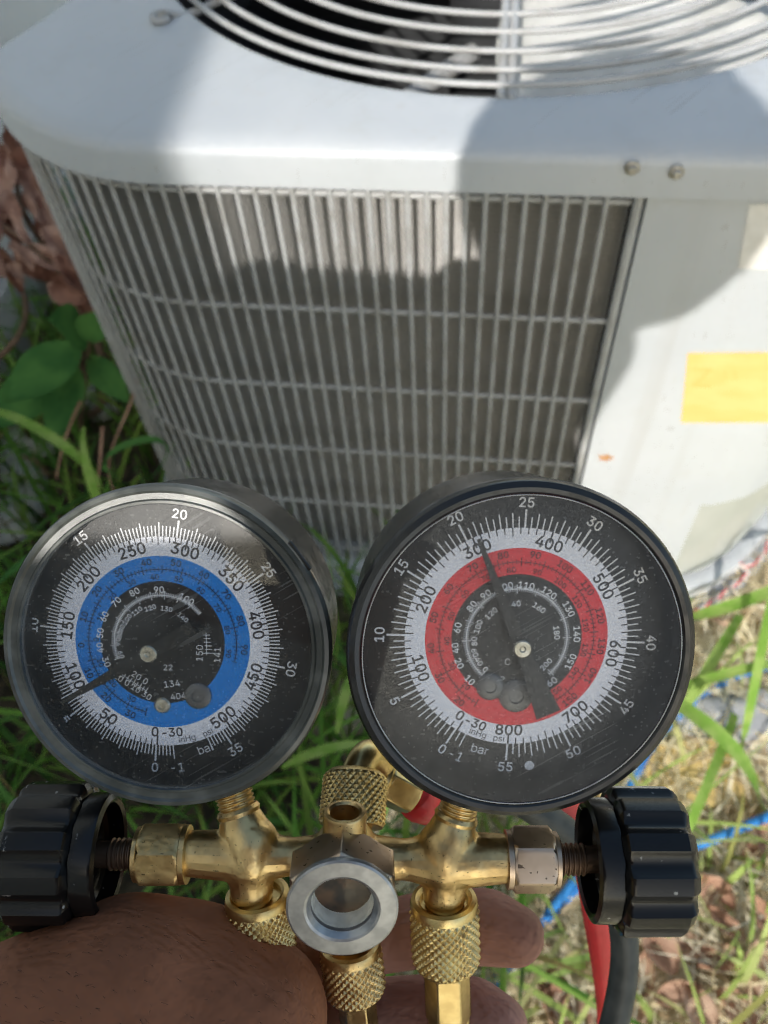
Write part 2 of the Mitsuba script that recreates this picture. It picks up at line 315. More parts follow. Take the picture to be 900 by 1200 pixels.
put('floor_plate', ring_loft([plan_ring(-0.05, -0.655), circ_ring(0.004, -0.655)]), 'dark_inside', False, ac)
# solid cabinet from the grille's end round the right and back
def strip(poly_grow, x_start, z0, z1, thick=0.004, back=False):
    pol = PLAN.buffer(poly_grow) if poly_grow else PLAN
    ls = pol.exterior; q = np.array(ls.coords); 
    ring = sg.LineString(q); L = ring.length
    s0 = ring.project(sg.Point(x_start, -poly_grow)); a = ring.interpolate((s0 + 0.01) % L); sgn = 1 if a.x > x_start else -1
    ss = np.linspace(0, 1.95, 160); p = np.array([ring.interpolate((s0 + sgn * s) % L).coords[0] for s in ss])
    return p
def wall_strip(p, z0, z1, thick):
    d = np.gradient(p, axis=0); d /= np.linalg.norm(d, axis=1)[:, None]; nrm = np.c_[-d[:, 1], d[:, 0]]
    c = np.array([CX, CY]); nrm *= np.sign(((c - p) * nrm).sum(1))[:, None]
    q = p + nrm * thick; m = len(p)
    vs = np.vstack([np.c_[p, np.full(m, z0)], np.c_[p, np.full(m, z1)], np.c_[q, np.full(m, z1)], np.c_[q, np.full(m, z0)]])
    i = np.arange(m - 1); fs = []
    for a in range(4):
        b = (a + 1) % 4; fs += [np.c_[a * m + i, a * m + i + 1, b * m + i + 1], np.c_[a * m + i, b * m + i + 1, b * m + i]]
    fs.append(np.array([[0, m, 2 * m], [0, 2 * m, 3 * m], [m - 1, 3 * m - 1, 2 * m - 1], [m - 1, 4 * m - 1, 3 * m - 1]]))
    return trimesh.Trimesh(vs, np.vstack(fs), process=False)
pp = strip(0.002, 0.3265, 0, 0)
put('service_panel', cat_([wall_strip(pp, GZ - 0.452, GZ + 0.0130, 0.003), wall_strip(pp[:14], GZ - 0.655, GZ - 0.452, 0.003)]), 'paint', 30, ac)
put('panel_return', box(0.3275, 0.3300, 0.006, 0.06, GZ - 0.655, GZ + 0.0125), 'paint', False, ac)
pl = strip(-0.008, 0.42, 0, 0)
put('lower_panel', wall_strip(pl, GZ - 0.655, GZ - 0.455, 0.003), 'lower_panel_paint', 30, ac, label='greenish grey recessed lower panel at the right corner')
put('base_pan', ring_loft([plan_ring(0.010, -0.70), plan_ring(0.014, -0.698), plan_ring(0.014, -0.672), plan_ring(0.012, -0.668), plan_ring(0.0, -0.664), plan_ring(-0.04, -0.668)]), 'paint', 40, ac)
# screws on the skirt, rust spot, stickers
for px, py, rot in ((741, 198, .4), (793, 203, 1.2)):
    c = on_face(px, py, -0.0125)
    k = put('screw', cat_([lathe([(0.0068, -0.001), (0.0068, 0.001), (0.0062, 0.0016), (0.0038, 0.002), (0.0038, 0.0052), (0.003, 0.006), (0.0, 0.006)], c + [0, .002, 0], (0.05, -1, 0.05), 18)]), 'steel', 30, ac)
c = on_face(709, 537, -0.003)
bl = sg.Polygon([(0.009 * math.cos(a) * (1 + .25 * math.sin(3 * a + 1)), 0.006 * math.sin(a) * (1 + .3 * math.cos(5 * a))) for a in np.linspace(0, 2 * math.pi, 30)[:-1]])
def face_poly(pts2, y, t=0.0006):
    m = trimesh.creation.extrude_polygon(pts2 if hasattr(pts2, 'exterior') else sg.Polygon(pts2), t, engine='earcut')
    v = m.vertices.copy(); m.vertices = np.c_[v[:, 0], y - v[:, 2], v[:, 1]]; m.invert(); m.fix_normals(); return m
from shapely import affinity
put('rust_spot', face_poly(affinity.translate(bl, c[0], c[2]), -0.0022, .0003), 'rust', False, ac)
def fxz(px, py): q = on_face(px, py, -0.0025); return (q[0], q[2])
ys = [fxz(806, 414), fxz(798, 495), (fxz(900, 493)[0] + 0.02, fxz(900, 493)[1] - 0.001), (fxz(900, 411)[0] + 0.03, fxz(900, 411)[1])]
yk = put('yellow_sticker', face_poly(ys, -0.0024), 'yellow_paper', False, ac, label='faded yellow sticker on the service panel')
def text_at(txt, h, c, u, v, depth=0.0001, center=True, bold=False):
    m = meshkit.text_mesh(txt, h, depth, bold); b = m.bounds
    o = np.array([(b[0, 0] + b[1, 0]) / 2 if center else 0, (b[0, 1] + b[1, 1]) / 2, 0]); q = m.vertices - o
    u = np.asarray(u, float); v = np.asarray(v, float); w = np.cross(u, v)
    m.vertices = np.asarray(c) + np.outer(q[:, 0], u) + np.outer(q[:, 1], v) + np.outer(q[:, 2], w); return m
c0 = on_face(828, 441, -0.0031)
put('print', cat_([text_at('Z', 0.030, c0 - [0.004, 0, 0.003], (0.995, 0, 0.03), (-0.2, 0, 0.98), 0.0002)]
                  + [text_at('1', 0.012, on_face(px, 440, -0.0031), (0.995, 0, 0.03), (-0.2, 0, 0.98), 0.0002) for px in (850, 862)]), 'faded_print', False, yk)
put('white_sticker', face_poly([fxz(878, 240), fxz(865, 314), (fxz(900, 316)[0] + .03, fxz(900, 316)[1]), (fxz(900, 236)[0] + .02, fxz(900, 236)[1])], -0.0024), 'white_paper', False, ac, label='torn white paper sticker near the top of the service panel')

# fan guard: rings and spokes
ZR = 0.0665
g0 = ac + '__fan_guard'
def zr(r): return GZ + ZR + 0.012 * (1 - (r / OPEN) ** 2)
a_ = np.linspace(0, 2 * np.pi, 160)
rs = []
for py in (100, 84, 64, 43, 24, 4):
    d = ray(595, py); q = CAM + d * (GZ + ZR - CAM[2]) / d[2]; rs.append(math.hypot(q[0] - CX, q[1] - CY))
rs += [rs[-1] - 0.037 * k for k in range(1, 6)]
for r in rs:
    put('fan_guard_ring', tube(np.c_[CX + r * np.cos(a_), CY + r * np.sin(a_), np.full(160, zr(r))], 0.0031, 8, cap=False), 'wire_paint', True, ac)
for k in range(8):
    an = -math.pi / 2 + 0.017 + k * math.pi / 4 - (0.10 if k == 7 else 0)
    d = np.array([math.cos(an), math.sin(an)]); rr = [0.03, 0.2, 0.36, OPEN - 0.006, OPEN + 0.018]
    if k == 7:
        pts = [[CX + d[0] * r, CY + d[1] * r, zr(r) - 0.007] for r in (0.03, 0.2, 0.36, 0.41, 0.435)] + [[CX + d[0] * 0.452, CY + d[1] * 0.452, GZ + 0.0655]]
        ex, ey = CX + d[0] * 0.462, CY + d[1] * 0.462
        loop = tube(np.c_[ex + 0.0085 * np.cos(a_[::8]), ey + 0.0085 * np.sin(a_[::8]), np.full(20, GZ + 0.0660)], 0.0036, 8, cap=False)
        put('fan_guard_spoke', cat_([tube(smooth_path(pts, 30), 0.0042, 8), loop]), 'wire_paint', True, ac)
        put('screw', lathe([(0.006, 0.0), (0.006, 0.003), (0.003, 0.006), (0, 0.006)], (ex, ey, GZ + 0.062), (0, 0, 1), 14), 'steel', 30, ac)
    else:
        pts = [[CX + d[0] * r, CY + d[1] * r, zr(r) - 0.006] for r in (0.03, 0.2, 0.36, OPEN - 0.01)] + [[CX + d[0] * (OPEN + 0.002), CY + d[1] * (OPEN + 0.002), GZ + 0.0635], [CX + d[0] * (OPEN + 0.006), CY + d[1] * (OPEN + 0.006), GZ + 0.0625]]
        w = np.array([-d[1], d[0], 0]) * 0.0046
        put('fan_guard_spoke', cat_([tube(smooth_path(np.array(pts) + sgn * w, 24), 0.0044, 8) for sgn in (-1, 1)]), 'wire_paint', True, ac)
# fan: hub and blades
put('fan_motor', lathe([(0.06, -0.20), (0.075, -0.19), (0.075, -0.02), (0.06, 0.01), (0, 0.016)], (CX, CY, GZ), (0, 0, 1), 32), 'dark_inside', 30, ac)
def blade(a0):
    nr, nt = 10, 14; vs = []
    for q in range(nr):
        r = 0.07 + (0.398 - 0.07) * q / (nr - 1); half = 0.30 + 0.16 * q / (nr - 1)
        for t in range(nt):
            w = -1 + 2 * t / (nt - 1); an = a0 + w * half + 0.25 * (q / (nr - 1)) ** 2
            vs.append([CX + r * math.cos(an), CY + r * math.sin(an), GZ + 0.024 + 0.022 * w + 0.006 * math.cos(w * 2)])
    vs = np.array(vs); lo = vs - [0, 0, 0.002]; N = nr * nt; fs = []
    for q in range(nr - 1):
        for t in range(nt - 1):
            a, b, c, d = q * nt + t, q * nt + t + 1, (q + 1) * nt + t + 1, (q + 1) * nt + t
            fs += [[a, b, c], [a, c, d], [N + a, N + c, N + b], [N + a, N + d, N + c]]
    return trimesh.Trimesh(np.vstack([vs, lo]), fs, process=False)
q_ = on_ground(725, 78, GZ + 0.01); A0 = math.atan2(q_[1] - CY, q_[0] - CX) - 0.12
for a0 in (A0, A0 + 2.094, A0 + 4.189):
    put('fan_blade', blade(a0), 'blade_metal', 40, ac)

for an in (-2.15, -1.15, 0.9, 2.2):
    d = np.array([math.cos(an), math.sin(an), 0]); pts = np.array([[CX, CY, GZ - 0.09]] * 3) + np.outer([0.06, 0.2, 0.402], d)
    put('motor_bracket', tube(pts, 0.012, 8), 'wire_paint', True, ac)

# pad under the unit
pad_pts = np.array(PLAN.buffer(0.035).exterior.coords)
pm = trimesh.creation.extrude_polygon(sg.Polygon(pad_pts), 0.034, engine='earcut'); pm.apply_translation([0, 0, -0.016])
put('equipment_pad', pm, 'pad_grey', False, label='pale grey pad under the condenser, showing beyond its white base rim at right', cat='pad')
# twisted red and white cord by the pad
cp = [on_ground(806, 722, 0.03), on_ground(835, 704, 0.028), on_ground(862, 684, 0.03), on_ground(876, 668, 0.035), on_ground(868, 662, 0.04), on_ground(856, 652, 0.045), on_ground(868, 661, 0.05), on_ground(884, 660, 0.05), on_ground(897, 643, 0.05), on_ground(930, 620, 0.05)]
ctr = smooth_path(cp, 160); tt = np.gradient(ctr, axis=0); tt /= np.linalg.norm(tt, axis=1)[:, None]
cord = thing('twisted_cord', 'red and white twisted cord lying along the grey pad edge', 'cord')
for ph, mname, b in ((0, 'red_strand', 'red_cord'), (math.pi, 'white_strand', 'white_cord')):
    u = np.cross(tt, [0, 0, 1.0]); u /= np.linalg.norm(u, axis=1)[:, None]; w = np.cross(u, tt)
    an = np.linspace(0, 2 * np.pi * 9, 160) + ph
    put(mname, tube(ctr + 0.0016 * (np.cos(an)[:, None] * u + np.sin(an)[:, None] * w), 0.0019, 7), b, True, cord)

# ------------------------------------------------------------------ the manifold gauge set
O = CAM + FW * 0.2
def W3(v): v = np.atleast_2d(v); return O + 0.001 * (v[:, :1] * RT + v[:, 1:2] * UP - v[:, 2:3] * FW)
def rig(px, py, d=218): return np.array([(px - 450) * d / 1000, (600 - py) * d / 1000, 200.0 - d])   # millimetres: right, up, towards the lens
def toW(m):
    m = tri(m) if hasattr(m, 'to_mesh') else m.copy(); m.vertices = W3(m.vertices); return m
ms = thing('manifold_gauge_set', 'brass refrigerant manifold with blue and red gauges and two black knobs', 'gauge set')
def tickset(c, z, ang, r0, r1, w, h=0.05):
    out = []
    for a in ang:
        d = np.array([math.cos(a), math.sin(a)]); e = np.array([-d[1], d[0]]) * w / 2
        q = [d * r0 - e, d * r1 - e, d * r1 + e, d * r0 + e]
        m = trimesh.creation.extrude_polygon(sg.Polygon(q), h, engine='earcut'); m.apply_translation([c[0], c[1], z]); out.append(m)
    return out
def arc_text(txt, c, z, a, r, h, bold=False):
    k = -1 if math.sin(a) < -0.25 else 1                     # lower half reads with its feet outwards
    u = (k * math.sin(a), -k * math.cos(a), 0); v = (k * math.cos(a), k * math.sin(a), 0)
    return text_at(txt, h, (c[0] + r * math.cos(a), c[1] + r * math.sin(a), z), u, v, 0.05, True, bold)
def annulus(c, z0, z1, r0, r1, n=128):
    p = sg.Point(0, 0).buffer(r1, n // 4)
    if r0 > 0: p = p.difference(sg.Point(0, 0).buffer(r0, n // 4))
    m = trimesh.creation.extrude_polygon(p, z1 - z0, engine='earcut'); m.apply_translation([c[0], c[1], z0]); return m
def arc_strip(c, z, r, w, a0, a1):
    an = np.linspace(a0, a1, 60); q = np.vstack([np.c_[np.cos(an), np.sin(an)] * (r + w / 2), (np.c_[np.cos(an), np.sin(an)] * (r - w / 2))[::-1]])
    m = trimesh.creation.extrude_polygon(sg.Polygon(q), 0.05, engine='earcut'); m.apply_translation([c[0], c[1], z]); return m
D = math.radians
def gauge(side):
    left = side == 'left'
    g = ms + ('__low_pressure_gauge' if left else '__high_pressure_gauge')
    labels[g] = {'label': 'gauge with blue dial ring in a clear smoky bezel' if left else 'gauge with red dial ring in a black bezel'}
    bc = rig(194, 761, 206) if left else rig(613, 766, 197)
    nz = np.array([-0.04, -0.13, 1.0]) if left else np.array([0.05, -0.17, 1.0]); nz /= np.linalg.norm(nz)   # the faces lean a little down
    ax_ = np.cross([0, 0, 1.0], nz); Q = trimesh.transformations.rotation_matrix(math.acos(nz[2]), ax_)[:3, :3]
    def rig_(px, py, d): return Q.T @ (rig(px, py, d) - bc) + bc
    def toW(m):
        m = m.copy(); m.vertices = W3((m.vertices - bc) @ Q.T + bc); return m
    dc = rig_(190.5, 753, 216) if left else rig_(605, 747, 207)
    hc = rig_(174, 766, 211) if left else rig_(612, 760, 201.5)
    zf, zd = bc[2], bc[2] - 10.0
    c = dc[:2]; zax = (0, 0, 1)
    # case
    case = lathe([(0, -38), (30, -38), (36, -37), (38.5, -34), (38.8, -5), (39.2, -3.5)], bc, zax, 96, cap=False)
    put('case', toW(case), 'black_plastic', 35, g)
    put('inner_wall', toW(lathe([(37.2, -11.0), (37.2, -1.2)], bc, zax, 96, cap=False)), 'dial_black', True, g)
    if left:
        prof = [(37.0, -2.0), (39.6, -3.6), (40.2, -2.6), (40.2, -0.8), (39.6, 0.4), (38.6, 0.6), (38.0, 0.0), (36.6, -0.1), (36.2, 0.5), (35.6, 0.5), (35.3, -0.4), (35.3, -1.5)]
        put('bezel', toW(lathe(prof, bc, zax, 144, cap=False)), 'smoky_plastic', 30, g)
        a = D(35); put('clip', toW(box(-4.2, 4.2, -1.2, 1.2, -3.4, -0.2, .3).apply_transform(trimesh.transformations.translation_matrix(bc + [39.4 * math.cos(a), 39.4 * math.sin(a), 0]) @ trimesh.transformations.rotation_matrix(a + math.pi / 2, [0, 0, 1]))), 'black_plastic', False, g)
    else:
        prof = [(37.0, -2.0), (40.2, -3.8), (40.8, -2.8), (40.8, -1.0), (40.2, 0.2), (38.9, 0.9), (37.9, 0.7), (37.3, -0.2), (37.3, -1.5)]
        put('bezel', toW(lathe(prof, bc, zax, 144, cap=False)), 'black_plastic', 30, g)
        put('lens_rim', toW(tube(np.c_[bc[0] + 37.15 * np.cos(a_), bc[1] + 37.15 * np.sin(a_), np.full(160, zf + 0.25)], 0.16, 6, cap=False)), 'zinc', True, g)
    rl = 36.3 if left else 37.25
    disc = trimesh.creation.cylinder(rl, 0.01, sections=96)
    th = np.linspace(0, 2 * np.pi, 96, endpoint=False)
    vs = np.vstack([[0, 0, 0], np.c_[rl * np.cos(th), rl * np.sin(th), 0 * th]]) + [bc[0], bc[1], zf - 0.05]
    put('lens', toW(trimesh.Trimesh(vs, [[0, 1 + k, 1 + (k + 1) % 96] for k in range(96)], process=False)), 'lens_glass', False, g)
    # dial face
    put('dial', toW(annulus(bc[:2], zd - 0.8, zd, 0, 37.1)), 'dial_black', False, g)
    rw, rb, ri = 27.2, 22.3, 15.9
    z1, z2, z3, z4 = zd + 0.06, zd + 0.12, zd + 0.18, zd + 0.2
    if left: a_of = lambda p: D(265 - 0.635 * p); pmax, bar0, per = 500, 264.5, 9.2
    else: a_of = lambda p: D(239 - 0.415 * p); pmax, bar0, per = 800, 238, 6.02
    put('white_band', toW(annulus(c, zd, z1, 0, rw)), 'dial_white', False, g)
    put('blue_ring' if left else 'red_ring', toW(annulus(c, z1, z2, 0, rb)), 'dial_blue' if left else 'dial_red', False, g)
    put('dial_centre', toW(annulus(c, z2, z3, 0, ri)), 'dial_black', False, g)
    dark, white, dim = [], [], []
    # black outer ring carries white bar ticks; the white band carries dark psi ticks
    step = 10 if not left else 5
    for p in np.arange(0, pmax + 1, step):
        big = p % (50 if left else 100) == 0; mid = p % (25 if left else 50) == 0
        dark += tickset(c, z1, [a_of(p)], rw - (2.6 if big else 2.1 if mid else 1.5), rw + 0.02, 0.42 if big else 0.28)
    nb = 36 if left else 55
    for b in np.arange(-1, nb + 0.01, 0.2 if left else 0.25) if left else np.arange(-1, nb + .01, 0.5):
        k5 = abs(b / 5 - round(b / 5)) < 1e-6; k1 = abs(b - round(b)) < 1e-6
        white += tickset(c, zd, [D(bar0 - per * b)], rw - (0.0), rw + (4.4 if k5 else 3.6 if k1 else 2.7), 0.5 if k5 else 0.33)
    for b in ((0, 5, 10, 15, 20, 25, 30, 35) if left else (0, 5, 10, 15, 20, 25, 30, 35, 40, 45, 50, 55)):
        white.append(arc_text(str(b), c, zd, D(bar0 - per * b), rw + 6.1, 2.3, True))
    white.append(arc_text('-1', c, zd, D(bar0 + per * 1.1), rw + 6.0, 2.4))
    for p in range(50 if left else 100, pmax + 1, 50 if left else 100):
        dark.append(arc_text(str(p), c, z1, a_of(p), 24.5, 2.8, True) if left else arc_text(str(p), c, z1, a_of(p), (24.3 if p < 800 else 23.5), 2.65, True))
    dark += [arc_text('0', c, z1, a_of(0) - (0.03 if left else 0.06), 23.7, 2.4, True), arc_text('-30', c, z1, a_of(0) + (0.16 if left else 0.13), 23.7, 2.2, True),
             arc_text('inHg', c, z1, a_of(0) + (0.30 if left else 0.19), 26.0, 1.55), arc_text('psi', c, z1, a_of(0) + (0.52 if left else 0.40), 26.1, 1.55)]
    white.append(arc_text('bar', c, zd, a_of(0) + (0.44 if left else 0.26), rw + 2.5, 2.2))
    # coloured ring: faint dark temperature scale
    a0, a1 = (D(255), D(-15)) if left else (D(240), D(-60))
    dim.append(arc_strip(c, z2, 18.9, 0.2, a1, a0))
    angs = np.linspace(a0, a1, 90)
    dim += tickset(c, z2, angs, 18.3, 19.5, 0.2); dim += tickset(c, z2, angs[::5], 17.8, 20.0, 0.26)
    nums = ['30', '20', '10', '0', '10', '20', '30', '40', '50', '60', '70', '80', '90'] if left else ['20', '30', '40', '50', '60', '70', '80', '90', '100', '110', '120', '130', '140', '150']
    for k, s in enumerate(nums):
        a = a0 + (a1 - a0) * (k + 0.5) / len(nums)
        dim.append(arc_text(s, c, z2, a, 20.9, 1.6, True)); dim.append(arc_text(s, c, z2, a - 0.08, 17.0, 1.3, True))
    # white scale in the black centre
    if left:
        an = np.linspace(D(200), D(38), 80); white.append(arc_strip(c, z3, 12.3, 0.2, D(38), D(200)))
        white += tickset(c, z3, an, 11.8, 13.0, 0.17); white += tickset(c, z3, an[::8], 11.2, 13.4, 0.24)
        for s, px, py in (('30', 123, 777), ('40', 116, 760), ('50', 117, 742), ('60', 123, 722), ('70', 138, 704), ('80', 160, 692), ('90', 189, 689), ('100', 221, 700)):
            q = rig_(px, py, 216)[:2] - c; white.append(arc_text(s, c, z3, math.atan2(q[1], q[0]), np.hypot(*q), 1.6, True))
        for s, px, py in (('60', 141, 768), ('70', 138, 752), ('80', 140, 744), ('90', 143, 736), ('100', 150, 725), ('110', 162, 715), ('120', 178, 711), ('130', 197, 712), ('140', 216, 722)):
            q = rig_(px, py, 216)[:2] - c; white.append(arc_text(s, c, z3, math.atan2(q[1], q[0]), np.hypot(*q), 1.2, True))
        white += [text_at('20 0', 1.6, [*rig_(162, 796, 216)[:2], z3], (.83, -.55, 0), (.55, .83, 0), .05), text_at('10 0 10 30', 1.55, [*rig_(153, 807, 216)[:2], z3], (.83, -.55, 0), (.55, .83, 0), .05)]
        l0, l1 = rig_(140, 792, 216)[:2], rig_(169, 812, 216)[:2]
        for k in range(9):
            q = l0 + (l1 - l0) * k / 8; e = np.array([.55, .83]) * (0.7 if k % 2 else 1.0); nq = np.array([.83, -.55]) * 0.09
            m = trimesh.creation.extrude_polygon(sg.Polygon([q - e - nq, q + e - nq, q + e + nq, q - e + nq]), .05, engine='earcut'); m.apply_translation([0, 0, z3]); white.append(m)
        white.append(tube(np.array([[*l0, z3 + .02], [*((l0 + l1) / 2), z3 + .02], [*l1, z3 + .02]]), .09, 5))
        white += [text_at('150', 1.7, [*rig_(234, 765, 216)[:2], z3], (0.05, 1, 0), (-1, 0.05, 0), .05), text_at('141', 1.6, [*rig_(255, 767, 216)[:2], z3], (0.05, 1, 0), (-1, 0.05, 0), .05)]
        for k in range(6):
            q = rig_(243 + 0.5 * k, 743 + 4.4 * k, 216)[:2]
            m = box(q[0] - (.9 if k != 5 else 1.8), q[0] + (.9 if k != 5 else 1.8), q[1] - .09, q[1] + .09, z3, z3 + .05); white.append(m)
        white.append(box(*sorted((rig_(244.5, 0, 216)[0] - .09, rig_(244.5, 0, 216)[0] + .09)), rig_(0, 768, 216)[1], rig_(0, 741, 216)[1], z3, z3 + .05))
        white += [text_at('22', 1.5, [*rig_(196, 783, 216)[:2], z3], (1, 0, 0), (0, 1, 0), .05), text_at('134', 1.7, [*rig_(200, 803, 216)[:2], z3], (.99, .12, 0), (-.12, .99, 0), .05), text_at('404', 1.6, [*rig_(207, 818, 216)[:2], z3], (.99, .12, 0), (-.12, .99, 0), .05)]
    else:
        an = np.linspace(D(228), D(-48), 110); white.append(arc_strip(c, z3, 12.3, 0.2, D(-48), D(228)))
        white += tickset(c, z3, an, 11.7, 13.0, 0.17); white += tickset(c, z3, an[::9], 11.2, 13.4, 0.24)
        for s, px, py in (('10', 551, 798), ('20', 538, 777), ('40', 533, 758), ('60', 535, 733), ('80', 551, 707), ('90', 567, 693), ('100', 589, 684), ('110', 614, 683), ('120', 641, 692), ('130', 665, 712), ('140', 676, 743), ('150', 670, 777), ('160', 646, 804)):
            q = rig_(px, py, 207)[:2] - c; white.append(arc_text(s, c, z3, math.atan2(q[1], q[0]), np.hypot(*q), 1.6, True))
        for s, px, py in (('0', 569, 785), ('40', 561, 775), ('60', 556, 764), ('80', 555, 750), ('100', 559, 732), ('120', 574, 716), ('140', 600, 705), ('160', 630, 710), ('180', 652, 741), ('200', 641, 780)):
            q = rig_(px, py, 207)[:2] - c; white.append(arc_text(s, c, z3, math.atan2(q[1], q[0]), np.hypot(*q), 1.35, True))
        white += [text_at('C', 1.6, [*rig_(595, 776, 207)[:2], z3], (1, 0, 0), (0, 1, 0), .05), text_at('22', 1.6, [*rig_(586, 797, 207)[:2], z3], (.96, -.25, 0), (.25, .96, 0), .05), text_at('134', 1.7, [*rig_(584, 813, 207)[:2], z3], (.97, -.2, 0), (.2, .97, 0), .05)]
        white.append(annulus(rig_(626, 909, 207)[:2], zd, zd + .05, 0, 1.2))
    put('scale_white_print', toW(cat_(white)), 'print_white', False, g)
    put('scale_dark_print', toW(cat_(dark)), 'print_dark', False, g)
    put('ring_scale_print', toW(cat_(dim)), 'print_dim', False, g)
    # screws on the dial
    for px, py, r, b in (((188, 829, 2.1, 'screw_metal'), (231, 817, 3.4, 'dim_screw')) if left else ((575, 806, 3.4, 'dim_screw'), (606, 818, 4.2, 'dim_screw'))):
        q = rig_(px, py, 216 if left else 207); q[2] = z3
        put('dial_screw', toW(lathe([(r, 0), (r, 0.5), (r * .8, 0.9), (r * .45, 1.0), (r * .4, 0.6), (0, 0.6)], q, zax, 28)), b, 30, g)
    # needle and hub
    hz = hc[2]
    tip = (rig_(65, 829, 211) if left else rig_(557, 627, 202))[:2]; h2 = hc[:2]
    d = tip - h2; Ln = np.hypot(*d); d /= Ln; e = np.array([-d[1], d[0]])
    tl = 13.0 if left else np.hypot(*(rig_(643, 845, 202)[:2] - h2))
    pg = [h2 + d * Ln, h2 + d * 4 + e * 1.6, h2 - d * 3 + e * 1.7, h2 - d * tl + e * (2.0 if left else 3.1), h2 - d * tl - e * (2.0 if left else 3.1), h2 - d * 3 - e * 1.7, h2 + d * 4 - e * 1.6]
    pg[0:1] = [pg[0] - e * 0.42, pg[0] + e * 0.42]
    m = trimesh.creation.extrude_polygon(sg.Polygon(pg), 0.45, engine='earcut'); m.apply_translation([0, 0, hz - 0.9])
    put('needle', toW(m), 'needle_black', False, g)
    put('hub', toW(lathe([(0.9, zd - hz), (0.9, -1.2), (2.1, -1.0), (2.25, -0.6), (2.2, 0.3), (1.9, 0.6), (0.8, 0.62), (0.5, 0.35), (0, 0.35)], [hc[0], hc[1], hz], zax, 32)), 'screw_metal', 30, g)
    return bc, Q @ np.array([0, 0, -20.0])
(BL, oL), (BR, oR) = gauge('left'), gauge('right')

# brass body
jL, jR, jM = rig(294, 1003), rig(521, 1008), rig(405, 1005)
aL, aR = rig(222, 1000), rig(592, 1006)
dirL = np.array([0.30, 0.96, 0]); dirR = np.array([0.02, 1, 0])
sL, sR = BL + oL, BR + oR
def toward(a, b, t): a, b = np.asarray(a), np.asarray(b); return a + (b - a) * t / np.linalg.norm(b - a)
body = chain([(aL, 5.6), (jL, 6.8), (toward(jL, jM, 10), 4.6), (jM, 6.5), (toward(jR, jM, 10), 4.9), (jR, 7.2), (aR, 6.0)])
for j, s in ((jL, sL), (jR, sR)):
    up = toward(j, s, 9.5)
    body = body + hull([(j + [0, -1, 0], 7.2), (j + [0, 3.0, 0], 7.4)]) + chain([(j, 7.4), (toward(j, s, 7), 6.4), (up, 5.3)])
    body = body + chain([(j, 6.5), (j + [0, -9, -1.0], 5.6)])
nrm = np.array([0.02, -0.26, 0.97]); nrm /= np.linalg.norm(nrm)
ring_c = rig(401, 1066, 197)
body = body + hull([(jM, 7.0), (ring_c - nrm * 18, 9)]) + hull([(jM + [0, 9, 2], 4.5), (jM, 9.5), (ring_c - nrm * 18, 9)]) + chain([(jM, 7), (jM + [1, 4, -11], 5.5)])
body = body + chain([(jM, 6), (rig(408, 1090, 224), 6)])
bt = tri(body.refine_to_length(1.6)); bt = trimesh.Trimesh(bt.vertices, bt.faces, process=True); trimesh.smoothing.filter_taubin(bt, 0.5, 0.52, 24)
put('body', toW(bt), 'brass', True, ms)
def thread(p0, axis, r, L, pitch=1.1, depth=0.45):
    prof = [(r - depth, 0)]
    for k in range(int(L / pitch)): prof += [(r, k * pitch + 0.3 * pitch), (r, k * pitch + 0.55 * pitch), (r - depth, k * pitch + 0.85 * pitch), (r - depth, k * pitch + pitch)]
    return lathe(prof, p0, axis, 40)
def hexa(p0, axis, af, L, ch=1.0, rot=0.0, nseg=72):
    """Hexagon nut of width af across flats with chamfered ends."""
    ap = af / 2; rc = ap / math.cos(math.pi / 6)
    def rf(th, h, r):
        t = (th + rot) % (math.pi / 3) - math.pi / 6; hx = ap / np.cos(t)
        return np.minimum(hx, r)
    return lathe([(ap * 0.9, 0), (ap * 1.0, 0.0), (rc, ch), (rc, L - ch), (ap * 1.0, L), (ap * 0.9, L)], p0, axis, nseg, rf)
for j, s in ((jL, sL), (jR, sR)):
    ax = (s - j) / np.linalg.norm(s - j); p0 = j + ax * 12.0
    put('gauge_stem', toW(cat_([thread(p0, ax, 4.9, 7.0), lathe([(5.4, 0), (5.7, 1), (5.2, 2)], j + ax * 10.6, ax, 40), lathe([(4.8, 0), (4.8, 3.5)], p0 + ax * 5, ax, 30)])), 'brass', 25, ms)
# valve nuts, stems and knobs
def valve(end, sx, p):
    ax = np.array([sx, 0, 0.0])
    n0 = np.array([p[0], p[1], p[2]])
    put('packing_nut', toW(cat_([hexa(n0 + ax * 1.6, ax, 14.6, 10.4, 0.9, 0.15), lathe([(6.6, 0), (7.2, .2), (7.2, 1.5), (6.6, 1.6)], n0, ax, 48), lathe([(6.6, 0), (6.8, .4), (6.8, 1.4), (5.6, 2.0), (3.9, 2.2)], n0 + ax * 11.9, ax, 48)])), 'brass' if sx < 0 else 'pink_brass', 22, ms)
    s0 = n0 + ax * 12.9
    put('valve_stem', toW(cat_([thread(s0, ax, 4.0, 8.0, 1.25, 0.5), lathe([(3.3, 0), (3.3, 20)], s0, ax, 32)])), 'dark_thread', 25, ms)
    k0 = s0 + ax * (7.6 if sx < 0 else 8.4)
    def fl(th, h, r):
        lob = np.clip(np.sin(th * 11.0 + 0.3) + 0.25, 0, 1.25) / 1.25
        return r - 1.75 * lob ** 0.8
    inner = lathe([(0, 5.0), (11.6, 5.0), (12.3, 4.0), (12.6, 0.0), (13.6, -0.6), (14.9, 0.0), (15.1, 0.8), (15.1, 5.0), (14.8, 5.6)], k0, ax, 90)
    outer = lathe([(14.0, 5.2), (15.8, 5.4), (17.6, 6.4), (17.9, 7.3), (17.8, 20.6), (16.9, 22.0), (15.8, 22.9), (13.0, 23.4), (0, 23.6)], k0, ax, 330, lambda th, h, r: fl(th, h, r) if r > 13.5 else np.full(len(th), r))
    put('knob', toW(cat_([inner, outer])), 'knob_plastic', 28, ms)
